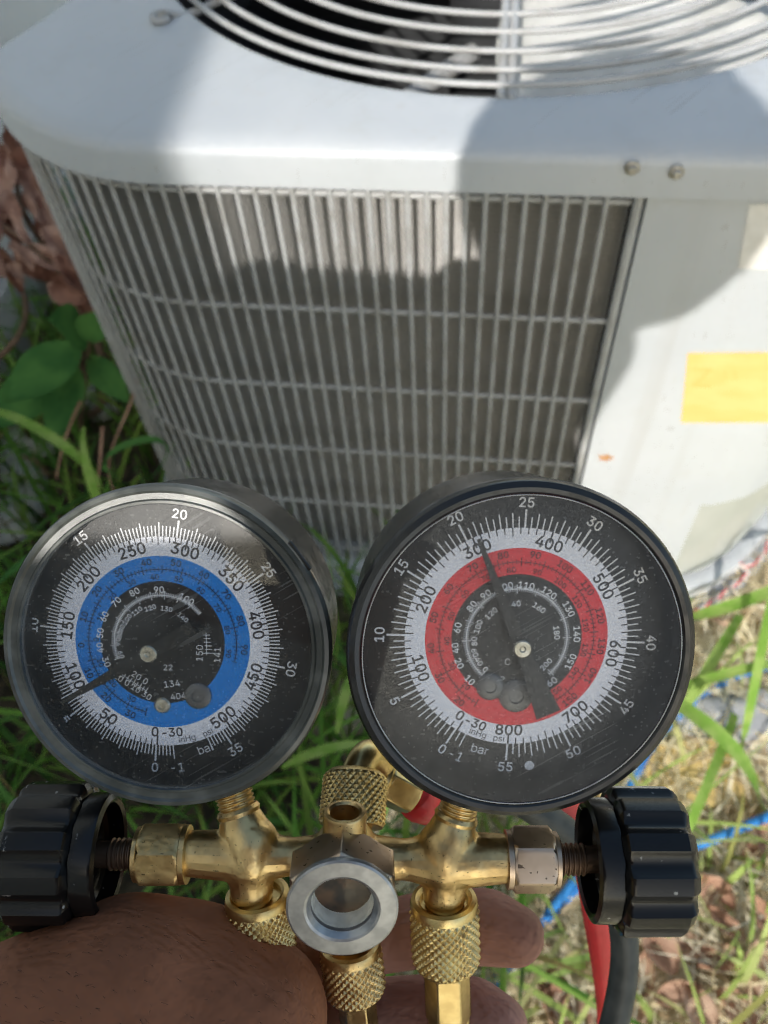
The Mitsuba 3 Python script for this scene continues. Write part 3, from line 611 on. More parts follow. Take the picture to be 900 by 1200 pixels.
valve('left', -1, rig(222, 1001)); valve('right', 1, rig(592, 1007))
# sight glass: hexagon, steel ring, cup, pane
u, v, a = frame(nrm)
def hex_bore(p0, axis, af, L, ch, bore):
    ap = af / 2; rc = ap / math.cos(math.pi / 6)
    def rf(th, h, r): return np.minimum(ap / np.cos(th % (math.pi / 3) - math.pi / 6), r)
    return lathe([(ap * 0.9, 0), (ap, 0.0), (rc, ch), (rc, L - ch), (ap, L), (bore, L), (bore, 3.5), (0, 3.5)], p0, axis, 144, rf)
hx = hex_bore(ring_c - nrm * 12.5, nrm, 24.4, 11.0, 0.8, 7.7)
put('sight_glass_hexagon', toW(hx), 'pink_brass', 20, ms)
put('sight_glass_ring', toW(lathe([(12.0, -1.9), (12.9, -1.8), (13.1, -1.2), (13.0, -0.3), (12.5, 0.0), (8.9, 0.1), (8.3, -0.2), (7.4, -1.6), (7.3, -2.6)], ring_c, nrm, 96, cap=False)), 'zinc', 25, ms)
put('sight_glass_cup', toW(lathe([(7.45, -1.5), (7.3, -4.5), (6.9, -7.5)], ring_c, nrm, 64, cap=False)), 'pale_cup', 30, ms)
put('sight_glass_indicator', toW(lathe([(7.2, -7.9), (6.9, -7.4), (0, -7.4)], ring_c, nrm, 48)), 'sight_brown', 30, ms)
th = np.linspace(0, 2 * np.pi, 64, endpoint=False)
put('sight_glass_pane', toW(trimesh.Trimesh(np.vstack([ring_c - nrm * 2.6, ring_c - nrm * 2.6 + 7.35 * (np.outer(np.cos(th), u) + np.outer(np.sin(th), v))]), [[0, 1 + k, 1 + (k + 1) % 64] for k in range(64)], process=False)), 'sight_pane', False, ms)
# open charging port above the sight glass
pax = np.array([0.01, 0.97, 0.22]); pax /= np.linalg.norm(pax); p0 = rig(404, 952, 208) - pax * 8.5
put('charging_port', toW(lathe([(6.2, -3.0), (5.7, 0), (5.35, 1.5), (5.35, 8.2), (5.05, 8.8), (4.2, 8.9), (3.6, 8.4), (3.5, 2.0), (0, 2.0)], p0, pax, 48)), 'brass', 30, ms)

# knurled hose couplings
def knurl(p0, axis, r, L, nk=27, amp=0.5, n=220):
    rows = max(20, int(L / 0.22)); hs = np.linspace(0, L, rows)
    def rf(th, h, r_):
        if r_ < r - 1e-6: return np.full(len(th), r_)
        k = nk; b = nk / r
        s1 = np.abs(((th * k + h * b * 0.9) / (2 * np.pi)) % 1 - 0.5) * 2; s2 = np.abs(((th * k - h * b * 0.9) / (2 * np.pi)) % 1 - 0.5) * 2
        env = min(1.0, h / 0.8, (L - h) / 0.8)
        return r - amp + amp * 1.5 * np.minimum(s1, s2) * max(env, 0)
    return lathe([(r - 1.2, -0.2)] + [(r, h) for h in hs] + [(r - 1.2, L + 0.2)], p0, axis, n, rf)
def hose(name, label, cat, start, axis, bsdf, path, r=5.2, nut=True, rr=8.6, knurled=True, Ln=15.0, ferr='bright_brass', fr=5.2):
    h = thing(name, label, cat); ax = np.asarray(axis, float); ax /= np.linalg.norm(ax)
    put('coupling_nut', toW(cat_([knurl(start + ax * 2.4, ax, rr, Ln), lathe([(6.2, 2.0), (6.2, 0.6), (rr - 1.6, 0.0), (rr - 0.5, 0.3), (rr - 0.2, 1.2), (rr - 0.2, 2.4), (rr - 1, 2.6)], start, ax, 64)])), ferr, 35, h)
    e = start + ax * (Ln + 2.2)
    put('ferrule', toW(cat_([lathe([(rr - 1.2, 0), (fr + .6, 1.2), (fr + 0.6, 2.2), (fr - .4, 2.8)], e, ax, 48), hexa(e + ax * 2.6, ax, fr * 2, 15.0, 0.5), lathe([(fr, 0), (fr + .3, .6), (fr + .3, 2.0), (fr - .4, 2.6)], e + ax * 17.4, ax, 40)])), ferr, 25, h)
    q = W3(e + ax * 15)[0]; q2 = W3(e + ax * 32)[0]
    pts = smooth_path(np.vstack([q, q2, path]), 220)
    put('tube', tube(pts, r / 1000, 16), bsdf, True, h)
    return h
dn = np.array([0.03, -0.97, -0.22])
gp = lambda px, py, z=0.008: on_ground(px, py, z)
blue = hose('blue_hose', 'blue hose from the low side of the manifold, lying over the straw at right', 'hose', rig(301, 1046, 219), np.array([.08, -.97, -.2]), 'blue_rubber',
     np.array([at(330, 1330, .36), at(420, 1280, .62), gp(560, 1165, .012), gp(636, 1090, .012), gp(690, 1028, .03), gp(790, 998, .04), gp(900, 957, .04), gp(1010, 900, .01), gp(1040, 820, .01), gp(960, 780, .01), gp(850, 800, .012), gp(757, 885, .03), gp(735, 930, .03), gp(690, 1008, .03), gp(650, 1062, .03), gp(600, 1130, .010), gp(540, 1240, .01), gp(500, 1330, .01)]), 6.2)
black = hose('black_hose', 'black hose curving down behind the black knob at right', 'hose', rig(410, 1104, 223), np.array([.09, -.96, -.2]), 'black_rubber',
     np.array([at(470, 1420, .30), at(620, 1400, .31), at(712, 1230, .30), at(731, 1140, .298), at(728, 1075, .295), at(700, 1015, .29), at(655, 968, .285), at(600, 930, .28), at(560, 880, .30), at(560, 800, .40), at(600, 740, .62), at(650, 700, .80), gp(690, 690, .10)]), 4.9, rr=8.2, Ln=12.0, fr=4.4, ferr='brass')
# red hose: knurled nut, elbow and hexagon collar behind the manifold
rh = thing('red_hose', 'red hose with a brass elbow end parked behind the manifold', 'hose')
k0 = rig(412, 968, 226); kax = np.array([0.06, 0.80, -0.45]); kax /= np.linalg.norm(kax)
put('coupling_nut', toW(cat_([knurl(k0, kax, 8.8, 13.0), lathe([(8.4, 0), (7.0, 1.2), (4.5, 1.8)], k0 + kax * 13.0, kax, 48)])), 'bright_brass', 35, rh)
e0 = rig(440, 907, 246); eax = rig(497, 934, 250) - e0; eax /= np.linalg.norm(eax)
put('elbow', toW(cat_([tube(smooth_path([k0 + kax * 13, k0 + kax * 17 + [1.5, 0, 0], e0 + eax * 3], 16), 4.2, 24), lathe([(5.0, -1.5), (6.8, -1.0), (7.0, 0.2), (6.2, 1.2)], e0 + eax * 2, eax, 48), hexa(e0 + eax * 3.0, eax, 12.6, 10.0, 0.7)])), 'bright_brass', 25, rh)
rp = np.vstack([W3(e0 + eax * 12)[0], at(530, 935, .270), at(580, 915, .285), at(645, 935, .300), at(684, 990, .32), at(697, 1050, .345), at(706, 1105, .36), at(714, 1170, .39), at(716, 1260, .5), gp(700, 1330, .02), gp(600, 1420, .01)])
put('tube', tube(smooth_path(rp, 160), 0.0062, 16), 'red_rubber', True, rh)
# right-hand port: coupling with a short capped hose end
hose('coupled_hose', 'hose with knurled brass coupling hanging in front of the fingertips under the red gauge', 'hose', rig(520, 1052, 219), np.array([.05, -.97, -.2]), 'black_rubber',
     np.array([at(560, 1420, .36), at(600, 1500, .55), gp(640, 1300, .012), gp(780, 1290, .01), gp(940, 1240, .01)]), 5.0, rr=8.9, Ln=16.0, fr=5.2)

# ------------------------------------------------------------------ the person who holds the gauges and the camera
def Wm(v): return W3(v)[0] * 1000.0                          # rig -> world, millimetres
def wm(*v): return np.array(v, float) * 1000.0
def R_(px, py, d, r): return (Wm(rig(px, py, d)), r)
# left hand: mass between thumb and index at left, fingers passing behind the couplings
hand = hull([R_(150, 1152, 212, 21), R_(225, 1150, 216, 19), R_(296, 1192, 214, 19), R_(-20, 1250, 202, 25), R_(140, 1300, 205, 30)])
hand = hand + hull([R_(150, 1152, 214, 20), R_(225, 1150, 222, 17), R_(325, 1125, 240, 11.5), R_(320, 1205, 246, 12), R_(140, 1300, 225, 26)])
hand = hand + hull([R_(320, 1205, 246, 12), R_(300, 1290, 248, 12), R_(280, 1370, 246, 11), R_(100, 1400, 222, 25), R_(140, 1300, 225, 26)])
fingers = [
    [R_(325, 1125, 240, 11.0), R_(445, 1098, 250, 9.8), R_(525, 1084, 244, 10.2), R_(572, 1086, 236, 9.9), R_(603, 1096, 231, 8.0)],
    [R_(320, 1210, 246, 11.0), R_(440, 1190, 254, 10.2), R_(515, 1185, 250, 10.0), R_(555, 1190, 243, 10.0), R_(584, 1202, 238, 8.2)],
    [R_(300, 1295, 248, 11.0), R_(425, 1282, 255, 9.8), R_(500, 1275, 250, 9.2), R_(545, 1278, 240, 9.6)],
    [R_(280, 1372, 246, 10.0), R_(385, 1362, 252, 8.6), R_(445, 1356, 248, 8.0), R_(485, 1356, 240, 8.0)]]
for f in fingers: hand = hand + chain(f)
hand = hand + chain([R_(-20, 1250, 202, 24), R_(230, 1262, 202, 15), R_(345, 1325, 200, 12.0), R_(430, 1372, 204, 10.5)])   # thumb
wrist = Wm(rig(-60, 1420, 205)); wr = 29
hand = hand + hull([R_(-20, 1250, 204, 25), R_(140, 1300, 212, 28), R_(100, 1400, 222, 25), (wrist, wr)])
S = dict(pelvis=wm(0.05, -1.22, 0.95), chest=wm(0.05, -1.15, 1.20), neck=wm(0.125, -1.10, 1.33), head=wm(0.205, -1.02, 1.415),
         shL=wm(-0.115, -1.06, 1.288), shR=wm(0.198, -1.17, 1.355), elL=wm(-0.15, -0.86, 1.03), elR=wm(0.18, -1.02, 1.06), wrR=wm(0.20, -0.82, 1.13))
hand = hand + hull([(wrist, wr), (wrist + (S['elL'] - wrist) * 0.25, 33)])
ht = tri(hand.refine_to_length(2.6)); ht = trimesh.Trimesh(ht.vertices, ht.faces, process=True); trimesh.smoothing.filter_taubin(ht, 0.5, 0.52, 30)
body_ = chain([(wrist + (S['elL'] - wrist) * 0.18, 31), (S['elL'], 44), (S['shL'], 58)]) + chain([(S['wrR'], 28), (S['elR'], 43), (S['shR'], 56)])
body_ = body_ + hull([(S['shL'], 60), (S['shR'], 60), (S['chest'], 110), (S['neck'], 60)]) + hull([(S['chest'] + wm(.06, 0, 0), 110), (S['chest'] - wm(.06, 0, 0), 110), (S['pelvis'] + wm(.07, 0, 0), 100), (S['pelvis'] - wm(.07, 0, 0), 100)])
hd = S['head']
fdir = (CAM * 1000 - hd); fdir /= np.linalg.norm(fdir); hs = np.cross(fdir, [0, 0, 1.0]); hs /= np.linalg.norm(hs); hu = np.cross(hs, fdir)
def H(a, b, c_, r): return (hd + hs * a + hu * b + fdir * c_, r)
body_ = body_ + chain([(S['neck'], 58), (hd + hu * -60 - fdir * 30, 56)])
head = hull([H(0, 25, -18, 84), H(0, 30, 12, 74), H(0, -40, 30, 52), H(0, -78, 56, 26), H(28, -30, 36, 36), H(-28, -30, 36, 36)])
head = head + chain([H(0, 8, 84, 9), H(0, -26, 104, 13), H(0, -30, 88, 16)]) + hull([H(-18, -58, 84, 8), H(18, -58, 84, 8)]) + hull([H(-36, 14, 74, 12), H(36, 14, 74, 12)])
for s in (-1, 1): head = head + hull([H(s * 80, 8, -12, 9), H(s * 84, -24, -8, 8), H(s * 78, -14, 4, 6)]) + ball(H(s * 31, 0, 74, 11)[0], 11)
for s in (-1, 1):
    hip = S['pelvis'] + wm(0.085 * s, 0, -0.03); knee = wm(0.05 + 0.10 * s, -1.17 - 0.02 * s, 0.50); ank = wm(0.04 + 0.11 * s, -1.25, 0.09)
    body_ = body_ + chain([(hip, 92), (knee, 58), (ank, 42)]) + chain([(ank + wm(0, -.02, -.03), 42), (ank + wm(0.01 * s, 0.16, -0.055), 32)])
# right hand round the phone
rw, pc = S['wrR'], (CAM - FW * 0.012 + RT * -0.012 - UP * 0.055) * 1000
Rm, Um, Fm = RT * 1000, UP * 1000, FW * 1000
def pp_(a, b, c_): return pc + (RT * a + UP * b - FW * c_)
body_ = body_ + hull([(rw, 28), (pp_(30, -40, 26), 20), (pp_(34, -5, 20), 17)])
for b0 in (22, 2, -18, -38): body_ = body_ + chain([(pp_(36, b0 - 8, 16), 10), (pp_(50, b0, -2), 8.6), (pp_(30, b0 + 2, -16), 8)])
body_ = body_ + chain([(pp_(30, -40, 22), 14), (pp_(40, 0, 18), 11), (pp_(20, 30, 16), 9)])
bt2 = tri((body_ + head).refine_to_length(9)); bt2 = trimesh.Trimesh(bt2.vertices, bt2.faces, process=True); trimesh.smoothing.filter_taubin(bt2, 0.5, 0.52, 16)
whole = tri(man(bt2) + man(ht)); pv = whole.vertices / 1000.0
# colour: brown back of the hand, rosier finger pads
tips = np.array([c for f in fingers for c, r in f[1:]]) / 1000.0
dmin = np.min(np.linalg.norm(pv[:, None] - tips[None], axis=2), axis=1)
# distance behind the couplings' plane
depth = (pv - CAM) @ FW
k = np.clip((0.021 - dmin) / 0.008, 0, 1) * np.clip((depth - 0.218) / 0.012, 0, 1)
blotch = meshkit.fbm(pv * 90, 3)[:, None]
skin_c = np.array([0.245, 0.100, 0.054]) * (0.6 + 0.8 * blotch) * (1 - k[:, None]) + np.array([0.36, 0.19, 0.155]) * (0.8 + 0.4 * blotch) * k[:, None]
person = 'person'
put('person', trimesh.Trimesh(pv, whole.faces, process=False), 'skin', True, label='person photographing, left hand gripping the brass hose couplings under the gauges', cat='person', color=skin_c)
tn = trimesh.Trimesh(pv, whole.faces, process=False); fc, fn_ = tn.triangles_center, tn.face_normals
fd = (fc - CAM) @ FW; fx = 450 + 1000 * ((fc - CAM) @ RT) / fd; fy = 600 - 1000 * ((fc - CAM) @ UP) / fd
ok = np.where((fd > .15) & (fd < .24) & (fx > -80) & (fx < 420) & (fy > 1030) & (fy < 1280) & (fn_ @ FW < -0.2))[0]
r_ = np.random.default_rng(3); hv_, hf_ = [], []
for f_ in r_.choice(ok, 520):
    o = fc[f_] + r_.normal(0, .0006, 3); nn = fn_[f_]; o = o + nn * 0.0001
    d = RT * (0.8 + r_.normal(0, .3)) - UP * (0.55 + r_.normal(0, .3)); d = d - nn * (d @ nn); d /= np.linalg.norm(d) + 1e-9; L_ = r_.uniform(.0008, .0022); sd = np.cross(nn, d) * .000045
    b_ = len(hv_); hv_ += [o - sd, o + sd, o + d * L_ * .6 + nn * .00035 + sd * .6, o + d * L_ * .6 + nn * .00035 - sd * .6, o + d * L_ + nn * .0002]
    hf_ += [[b_, b_ + 1, b_ + 2], [b_, b_ + 2, b_ + 3], [b_ + 3, b_ + 2, b_ + 4]]
put('hand_hair', trimesh.Trimesh(hv_, hf_, process=False), 'hair_black', False, person, kind='stuff')
def cloth(chains, r, b, nm):
    m = tri(chains.refine_to_length(14)); m = trimesh.Trimesh(m.vertices, m.faces, process=True); trimesh.smoothing.filter_taubin(m, 0.5, 0.52, 12); m.vertices = m.vertices / 1000.0
    put(nm, m, b, True, person)
shirt = hull([(S['chest'] - wm(.10, -.05, .06), 95), (S['pelvis'] - wm(.10, -.08, .02), 95), (S['shL'], 80)]) + hull([(S['shL'], 72), (S['shR'], 72), (S['chest'], 122), (S['neck'] - wm(0, 0, .05), 62)]) + hull([(S['chest'] + wm(.06, 0, 0), 122), (S['chest'] - wm(.06, 0, 0), 122), (S['pelvis'] + wm(.07, 0, .02), 114), (S['pelvis'] - wm(.07, 0, -.02), 114)])
shirt = shirt + chain([(S['shL'], 72), (S['shL'] + (S['elL'] - S['shL']) * .6, 62)]) + chain([(S['shR'], 72), (S['shR'] + (S['elR'] - S['shR']) * .6, 60)])
cloth(shirt, 0, 'shirt_cloth', 'shirt')
tr = None
for s in (-1, 1):
    hip = S['pelvis'] + wm(0.085 * s, 0, -0.03); knee = wm(0.05 + 0.10 * s, -1.17 - 0.02 * s, 0.50); ank = wm(0.04 + 0.11 * s, -1.25, 0.12)
    q = chain([(hip, 108), (knee, 72), (ank, 58)]); tr = q if tr is None else tr + q
tr = tr + hull([(S['pelvis'] + wm(.07, 0, 0), 110), (S['pelvis'] - wm(.07, 0, 0), 110)])
cloth(tr, 0, 'trouser_cloth', 'trousers')
hm = trimesh.creation.icosphere(5, 1.0); hv = hm.vertices
hv = hv * (1 + 0.10 * (meshkit.fbm(hv * 5, 4)[:, None] - .5) + 0.07 * (meshkit.fbm(hv * 22, 3)[:, None] - .5)) * [143, 138, 118]
hm.vertices = (hd + hu * 26 - fdir * 34 + hs * 22 + np.outer(hv[:, 0], hs) + np.outer(hv[:, 1], hu) + np.outer(hv[:, 2], fdir)) / 1000.0
put('hair', hm, 'hair_black', True, person)
for s in (-1, 1):
    ank = wm(0.04 + 0.11 * s, -1.25, 0.09)
    cloth(chain([(ank + wm(0, -.02, -.045), 46), (ank + wm(0.01 * s, 0.16, -0.05), 40)]), 0, 'shoe_leather', 'shoe')
ph = hull([(pp_(a, b, 0), 4) for a in (-34, 34) for b in (-72, 72)])
phm = tri(ph); phm.vertices = phm.vertices / 1000.0
phone = put('phone', phm, 'phone_shell', 35, label='dark phone in the right hand of the person', cat='phone')

# ------------------------------------------------------------------ plants, grass, leaves, debris
def inside_pad(x, y, g=0.03): return PLAN.buffer(g).contains(sg.Point(x, y))
def blades(spots, cols, lean=0.5, hmin=.12, hmax=.30, wmin=.004, wmax=.010, nseg=5, seed=1):
    r = np.random.default_rng(seed); V, F, Cc = [], [], []; base = 0
    for (x, y) in spots:
        h = r.uniform(hmin, hmax); w = r.uniform(wmin, wmax); a = r.uniform(0, 2 * math.pi); ln = h * abs(r.normal(lean, 0.35)); tw = a + math.pi / 2 + r.normal(0, .4)
        col = np.array(cols[r.integers(len(cols))]) * r.uniform(0.7, 1.25)
        t = np.linspace(0, 1, nseg + 1); droop = r.uniform(0.0, 0.55)
        px = x + ln * t ** 1.8 * math.cos(a); py = y + ln * t ** 1.8 * math.sin(a); pz = h * (t - droop * t ** 3) - 0.005
        ww = w * np.sqrt(np.clip(1 - t ** 2.2, 0, 1)) * (0.55 + 0.45 * np.minimum(1, t * 4)) / 1
        e = np.array([math.cos(tw), math.sin(tw)])
        for q in range(nseg + 1):
            V.append([px[q] - e[0] * ww[q] / 2, py[q] - e[1] * ww[q] / 2, pz[q] + ww[q] * 0.2]); V.append([px[q] + e[0] * ww[q] / 2, py[q] + e[1] * ww[q] / 2, pz[q] + ww[q] * 0.2]); Cc += [col * (0.8 + 0.3 * t[q])] * 2
        for q in range(nseg):
            a0 = base + 2 * q; F += [[a0, a0 + 1, a0 + 3], [a0, a0 + 3, a0 + 2]]
        base += 2 * (nseg + 1)
    return trimesh.Trimesh(V, F, process=False), np.array(Cc)
def scatter(n_, x0, x1, y0, y1, seed, dens=None):
    r = np.random.default_rng(seed); out = []
    while len(out) < n_:
        x, y = r.uniform(x0, x1), r.uniform(y0, y1)
        if inside_pad(x, y): continue
        if dens is not None and r.uniform() > dens(x, y): continue
        out.append((x, y))
    return out
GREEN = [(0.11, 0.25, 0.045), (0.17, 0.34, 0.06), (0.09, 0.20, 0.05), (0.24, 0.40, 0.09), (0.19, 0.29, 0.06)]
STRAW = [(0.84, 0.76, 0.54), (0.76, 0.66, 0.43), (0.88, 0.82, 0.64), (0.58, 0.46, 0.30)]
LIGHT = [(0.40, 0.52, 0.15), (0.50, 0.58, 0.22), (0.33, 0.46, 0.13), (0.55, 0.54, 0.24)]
sp = scatter(2100, -0.74, 0.30, -0.95, 1.2, 11, lambda x, y: 1.0 if x < 0.15 else 0.4)
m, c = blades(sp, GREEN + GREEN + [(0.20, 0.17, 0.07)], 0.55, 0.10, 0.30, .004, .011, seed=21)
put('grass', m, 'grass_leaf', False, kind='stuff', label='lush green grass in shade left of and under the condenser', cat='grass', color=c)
sp = scatter(1500, 0.22, 2.0, -1.0, 1.4, 12, lambda x, y: float(meshkit.fbm(np.array([[x * 4, y * 4, 2.0]]), 3)[0] > 0.48) * .9 + .12)
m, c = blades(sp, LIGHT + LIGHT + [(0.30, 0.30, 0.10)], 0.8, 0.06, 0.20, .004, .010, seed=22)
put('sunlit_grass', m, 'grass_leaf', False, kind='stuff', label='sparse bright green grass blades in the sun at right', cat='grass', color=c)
sp = scatter(9000, 0.12, 1.05, -0.85, 0.45, 13)
m, c = blades(sp, STRAW, 2.2, 0.012, 0.06, .002, .0065, 3, seed=23)
v = m.vertices.copy(); put('straw', m, 'grass_leaf', False, kind='stuff', label='dry straw strewn over the soil at right', cat='straw', color=c)
sp = scatter(1500, -3.5, 3.5, -3.5, 4.0, 14, lambda x, y: float(abs(x) > .8 or y < -1.1 or y > 1.2) * float(x > WX + .05))
m, c = blades(sp, GREEN + LIGHT, 0.6, 0.08, 0.22, .006, .014, 4, seed=24)
put('far_grass', m, 'grass_leaf', False, kind='stuff', label='rough grass further out round the condenser', cat='grass', color=c)
# long single blades that read one by one near the gauges
def ribbon(pts, w, nseg=16, fold=0.25, side=None):
    p = smooth_path(pts, nseg); t = np.gradient(p, axis=0); t /= np.linalg.norm(t, axis=1)[:, None]
    s = np.cross(t, [0, 0, 1.0] if side is None else side); s /= np.linalg.norm(s, axis=1)[:, None]; nn = np.cross(s, t)
    u = np.linspace(0, 1, nseg); ww = w * (np.sin(np.pi * np.clip(u * .94 + .04, 0, 1)) ** 0.6)
    L, Cn, Rr = p - s * ww[:, None] / 2, p - nn * (ww * fold / 2)[:, None], p + s * ww[:, None] / 2
    vs = np.vstack([L, Cn, Rr]); i = np.arange(nseg - 1); N = nseg
    return trimesh.Trimesh(vs, np.vstack([np.c_[i, N + i, N + i + 1], np.c_[i, N + i + 1, i + 1], np.c_[N + i, 2 * N + i, 2 * N + i + 1], np.c_[N + i, 2 * N + i + 1, N + i + 1]]), process=False)
scene['long_blade'] = leafy(two((0.22, 0.40, 0.07), (0.36, 0.50, 0.14), 60), 0.6, 0.4)
LB = [([gp(905, 945, .0), at(880, 905, 1.02), at(845, 862, 1.0), at(806, 832, 1.02), gp(770, 822, .04)], .020),
      ([gp(785, 800, .0), at(815, 800, 1.1), at(850, 790, 1.08), gp(905, 800, .05)], .014),
      ([gp(872, 860, 0), at(885, 800, 1.05), at(895, 750, 1.05), gp(905, 700, .08)], .012),
      ([gp(840, 880, 0), at(835, 905, 1.0), at(818, 945, .98), gp(790, 990, .03)], .012),
      ([gp(812, 700, .02), at(850, 712, 1.15), at(885, 700, 1.15), gp(930, 672, .06)], .018),
      ([gp(855, 745, .01), at(838, 770, 1.12), at(820, 800, 1.1), gp(812, 815, .01)], .014)]
LBN = ['widest bright green grass blade, slanting across the grey stones right of the red gauge', 'pale green grass blade lying level just above the grey stones', 'thin upright bright grass blade at the right edge above the stones',
       'short curved green grass blade hanging over the tan yellow board', 'green grass blade lying along the twisted red and white cord', 'short upright green grass blade close to the rim of the red gauge']
for (q, w), ln_ in zip(LB, LBN):
    put('long_grass_blade', ribbon(q, w), 'long_blade', True, label=ln_, cat='grass blade', group='broad grass blades right of the red gauge')
LB2 = [([at(-20, 480, 1.15), at(40, 500, 1.10), at(85, 530, 1.1), at(120, 575, 1.15)], .014), ([at(98, 500, 1.12), at(100, 540, 1.10), at(112, 580, 1.12), at(130, 640, 1.2)], .013),
       ([at(140, 560, 1.15), at(150, 520, 1.08), at(170, 515, 1.08), at(178, 560, 1.15)], .012), ([at(-10, 690, 1.1), at(40, 650, 1.06), at(90, 620, 1.1)], .012),
       ([at(395, 860, 1.05), at(410, 800, 1.05), at(425, 790, 1.1)], .014), ([at(330, 900, 1.0), at(375, 880, .98), at(430, 870, 1.0)], .013)]
LBN2 = ['arching grass blade from the left edge over the shaded grass, above the blue gauge', 'upright light green grass blade just above the top left of the blue gauge', 'looped grass blade close to the left foot of the condenser',
        'flat grass blade reaching the upper left rim of the blue gauge', 'curved grass blade between the two gauges', 'level grass blade above the knurled brass fitting, between the gauges']
for (q, w), ln_ in zip(LB2, LBN2):
    put('long_grass_blade', ribbon(q, w), 'long_blade' if w > .0125 else 'broad_leaf', True, label=ln_, cat='grass blade', group='long grass blades in the shade')
# a broad leafed weed by the wall
def leaf(base, tip, width, normal, nl=10, nw=6, curl=0.15, fold=0.12, wob=0.0, seed=0):
    base, tip = np.asarray(base, float), np.asarray(tip, float); L = np.linalg.norm(tip - base); t = (tip - base) / L
    nrm = np.asarray(normal, float); nrm = nrm - t * (nrm @ t); nrm /= np.linalg.norm(nrm); s = np.cross(t, nrm)
    u = np.linspace(0, 1, nl + 1); vs, fs = [], []
    ph_ = seed * 1.7
    for a in u:
        hw = width / 2 * (math.sin(math.pi * min(1, a * 0.97 + 0.02)) ** 0.75) * (1.15 - 0.4 * a)
        for b in np.linspace(-1, 1, nw + 1):
            z = curl * L * (-(a - 0.3) ** 2) + fold * width * abs(b) ** 1.3 + wob * L * (math.sin(9 * a + 3 * b + ph_) * .5 + math.sin(5 * b - 6 * a + ph_) * .5)
            vs.append(base + t * L * a + s * hw * b + nrm * z)
    for a in range(nl):
        for b in range(nw):
            q = a * (nw + 1) + b; fs += [[q, q + 1, q + nw + 2], [q, q + nw + 2, q + nw + 1]]
    return trimesh.Trimesh(vs, fs, process=False)
tocam = -FW
bp = thing('broad_leaf_plant', 'low plant with broad dark green leaves between the white wall and the condenser', 'plant')
foot = on_ground(95, 520, 0.0)
for (b, t_, w) in (((95, 405, 1.22), (5, 470, 1.18), .075), ((100, 395, 1.22), (58, 372, 1.14), .070), ((105, 400, 1.2), (112, 365, 1.18), .05), ((90, 430, 1.25), (60, 520, 1.22), .06), ((105, 420, 1.25), (150, 470, 1.2), .045), ((85, 430, 1.25), (-20, 500, 1.26), .08)):
    put('leaf', leaf(at(*b), at(*t_), w, tocam + [0, 0, .4], wob=.02), 'broad_leaf', True, bp)
    put('stem', tube(smooth_path([foot, (foot + at(*b)) / 2 + [0.01, 0, 0.03], at(*b)], 10), 0.0022, 6), 'twig', True, bp)
# withered plant with large drooping brown leaves at the upper left
wp = thing('withered_plant', 'withered plant with large curled reddish brown leaves beside the left corner of the condenser', 'plant')
foot = on_ground(70, 470, 0.0)
top = at(20, 200, 1.45)
put('stem', tube(smooth_path([foot, at(110, 385, 1.42), at(85, 330, 1.40), at(40, 270, 1.42), top], 30), np.linspace(.009, .005, 30), 8), 'twig', True, wp)
put('branch', tube(smooth_path([at(95, 350, 1.4), at(50, 300, 1.36), at(0, 262, 1.36), at(-40, 240, 1.38)], 20), .004, 6), 'twig', True, wp)
put('branch', tube(smooth_path([at(28, 345, 1.34), at(26, 385, 1.34), at(8, 410, 1.36), at(-20, 432, 1.4)], 20), .005, 6), 'twig', True, wp)
LV = [((22, 150), (40, 215), .03), ((50, 235), (84, 290), .03), ((14, 225), (30, 285), .032), ((70, 300), (104, 345), .03), ((38, 250), (46, 305), .028), ((0, 290), (28, 345), .035), ((-8, 160), (14, 215), .04), ((28, 300), (70, 352), .03),
      ((60, 330), (92, 372), .032), ((18, 118), (6, 168), .03), ((34, 330), (70, 345), .026), ((90, 350), (118, 388), .026), ((6, 310), (26, 330), .03), ((40, 190), (52, 232), .03), ((78, 320), (96, 360), .024),
      ((12, 140), (38, 235), .05), ((28, 200), (68, 285), .062), ((45, 215), (62, 300), .05), ((5, 170), (2, 260), .07), ((30, 165), (20, 120), .06), ((48, 270), (100, 330), .05), ((60, 300), (112, 372), .055),
      ((35, 290), (90, 320), .04), ((20, 290), (58, 330), .045), ((5, 250), (-10, 320), .06), ((70, 330), (108, 350), .06), ((10, 290), (40, 312), .035), ((-5, 230), (25, 290), .05), ((80, 360), (112, 400), .03), ((15, 190), (50, 190), .05)]
for q, (b, t_, w) in enumerate(LV):
    if q < 15 and q % 3 == 1: continue
    r_ = np.random.default_rng(q); d0 = 1.33 + 0.1 * r_.uniform()
    put('leaf', leaf(at(*b, d0), at(*t_, d0 - .03 + .06 * r_.uniform()), w * 0.82, tocam + r_.normal(0, .6, 3), 12, 8, curl=.4, fold=.45, wob=.10, seed=q), 'red_leaf' if q % 2 else 'pink_leaf', True, wp)
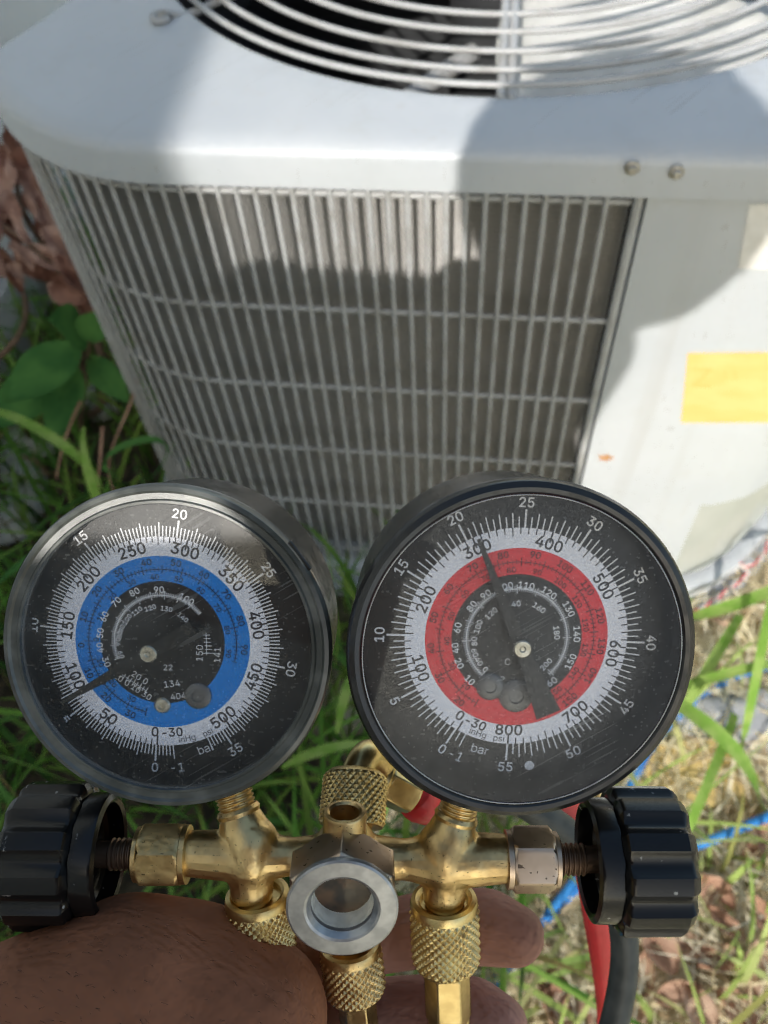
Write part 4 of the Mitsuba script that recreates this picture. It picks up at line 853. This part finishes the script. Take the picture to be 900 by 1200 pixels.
# dead leaves on the sunlit ground
r_ = np.random.default_rng(5)
DL = [(800, 1110), (850, 1085), (792, 1160), (880, 1005), (745, 1180), (700, 1195), (872, 1150), (640, 1140), (665, 1180), (838, 1040), (790, 1040), (890, 1075), (770, 1110), (860, 1190), (655, 1025), (895, 985), (820, 1180), (690, 1120), (755, 1145), (640, 1185), (590, 1010), (840, 1130), (880, 1120), (780, 745), (840, 730), (870, 690)]
DL += [(r_.uniform(560, 1000), r_.uniform(940, 1280)) for _ in range(4)]
for q, (px, py) in enumerate(DL):
    p0 = on_ground(px, py, 0.012 + 0.012 * r_.uniform()); a = r_.uniform(0, 2 * math.pi); L = r_.uniform(.035, .068)
    if inside_pad(p0[0], p0[1], .05): continue
    d = np.array([math.cos(a), math.sin(a), r_.normal(0, .18)]) * L
    put('dead_leaf', leaf(p0 - d / 2, p0 + d / 2, L * r_.uniform(.45, .7), [r_.normal(0, .35), r_.normal(0, .35), 1], 9, 6, curl=-.35, fold=.42, wob=.10, seed=q), 'dead_leaf' if q % 2 else 'pale_dead_leaf', True,
        label='curled pinkish brown dead leaf lying on the straw in the sun', cat='dead leaf', group='dead leaves on the sunlit straw')
# dead leaves and twigs under the left plants
for q in range(16):
    px, py = r_.uniform(-20, 190), r_.uniform(420, 640); p0 = on_ground(px, py, 0.02 + .03 * r_.uniform()); a = r_.uniform(0, 2 * math.pi); L = r_.uniform(.05, .1)
    if inside_pad(p0[0], p0[1], .03): continue
    d = np.array([math.cos(a), math.sin(a), r_.normal(0, .3)]) * L
    put('shaded_dead_leaf', leaf(p0 - d / 2, p0 + d / 2, L * .5, [r_.normal(0, .4), r_.normal(0, .4), 1], 7, 5, curl=.3, fold=.3, wob=.06, seed=q), 'dead_leaf', True, label='brown dead leaf caught in the shaded grass by the wall', cat='dead leaf', group='dead leaves in the shaded grass')
for pts in ([(160, 440), (150, 480), (128, 540), (135, 580)], [(95, 470), (78, 510), (66, 560)], [(120, 500), (118, 530), (112, 590)]):
    put('dry_stalk', tube(smooth_path([at(px, py, 1.2) for px, py in pts], 12), np.linspace(.0026, .0010, 12), 6), 'dead_leaf', True, label='thin brown dry stalk among the grass left of the condenser', cat='stalk', group='dry stalks left of the condenser')
# yellow board and grey rubble at right
b0, b1, b2, b3 = gp(700, 880, 0), gp(860, 868, 0), gp(905, 945, 0), gp(700, 965, 0)
bm = trimesh.creation.extrude_polygon(sg.Polygon([b0[:2], b1[:2], b2[:2] + [-.02, 0], b3[:2]]), 0.016, engine='earcut'); bm.apply_translation([0, 0, 0.002])
put('board', bm, 'yellow_board', False, label='tan yellow board lying on the ground under the red gauge', cat='board')
for q, (px, py, s) in enumerate(((800, 845, .05), (835, 838, .06), (872, 850, .07), (892, 830, .06), (868, 826, .04), (812, 862, .035), (890, 868, .045), (905, 850, .06))):
    b = trimesh.creation.icosphere(2, s / 2); v = b.vertices; nn = meshkit.fbm(v * 40 + q * 9, 3)[:, None]; b.vertices = v * (0.6 + 0.8 * nn) * [1.2, 1, .6]; b.apply_translation(on_ground(px, py, s * .15))
    put('stone', b, 'grey_debris', 40, label=['first', 'third', 'fifth', 'seventh', 'fourth', 'second', 'sixth', 'eighth'][q] + ' grey stone counted from the red gauge towards the right edge', cat='stone', group='grey stones right of the red gauge')
for q in range(12):
    px, py = [(8, 505), (25, 520), (18, 545), (5, 560), (40, 515), (10, 610), (30, 565), (-15, 540), (15, 530), (120, 480), (100, 465), (30, 590)][q]; s = r_.uniform(.05, .09)
    b = trimesh.creation.icosphere(2, s / 2); v = b.vertices; nn = meshkit.fbm(v * 40 + q * 5 + 50, 3)[:, None]; b.vertices = v * (0.6 + 0.8 * nn) * [1.2, 1, .7]; b.apply_translation(on_ground(px, py, s * .2))
    put('pale_stone', b, 'concrete', 40, label='pale stone on the ground in the shaded grass at the left edge', cat='stone', group='pale stones in the shaded grass')
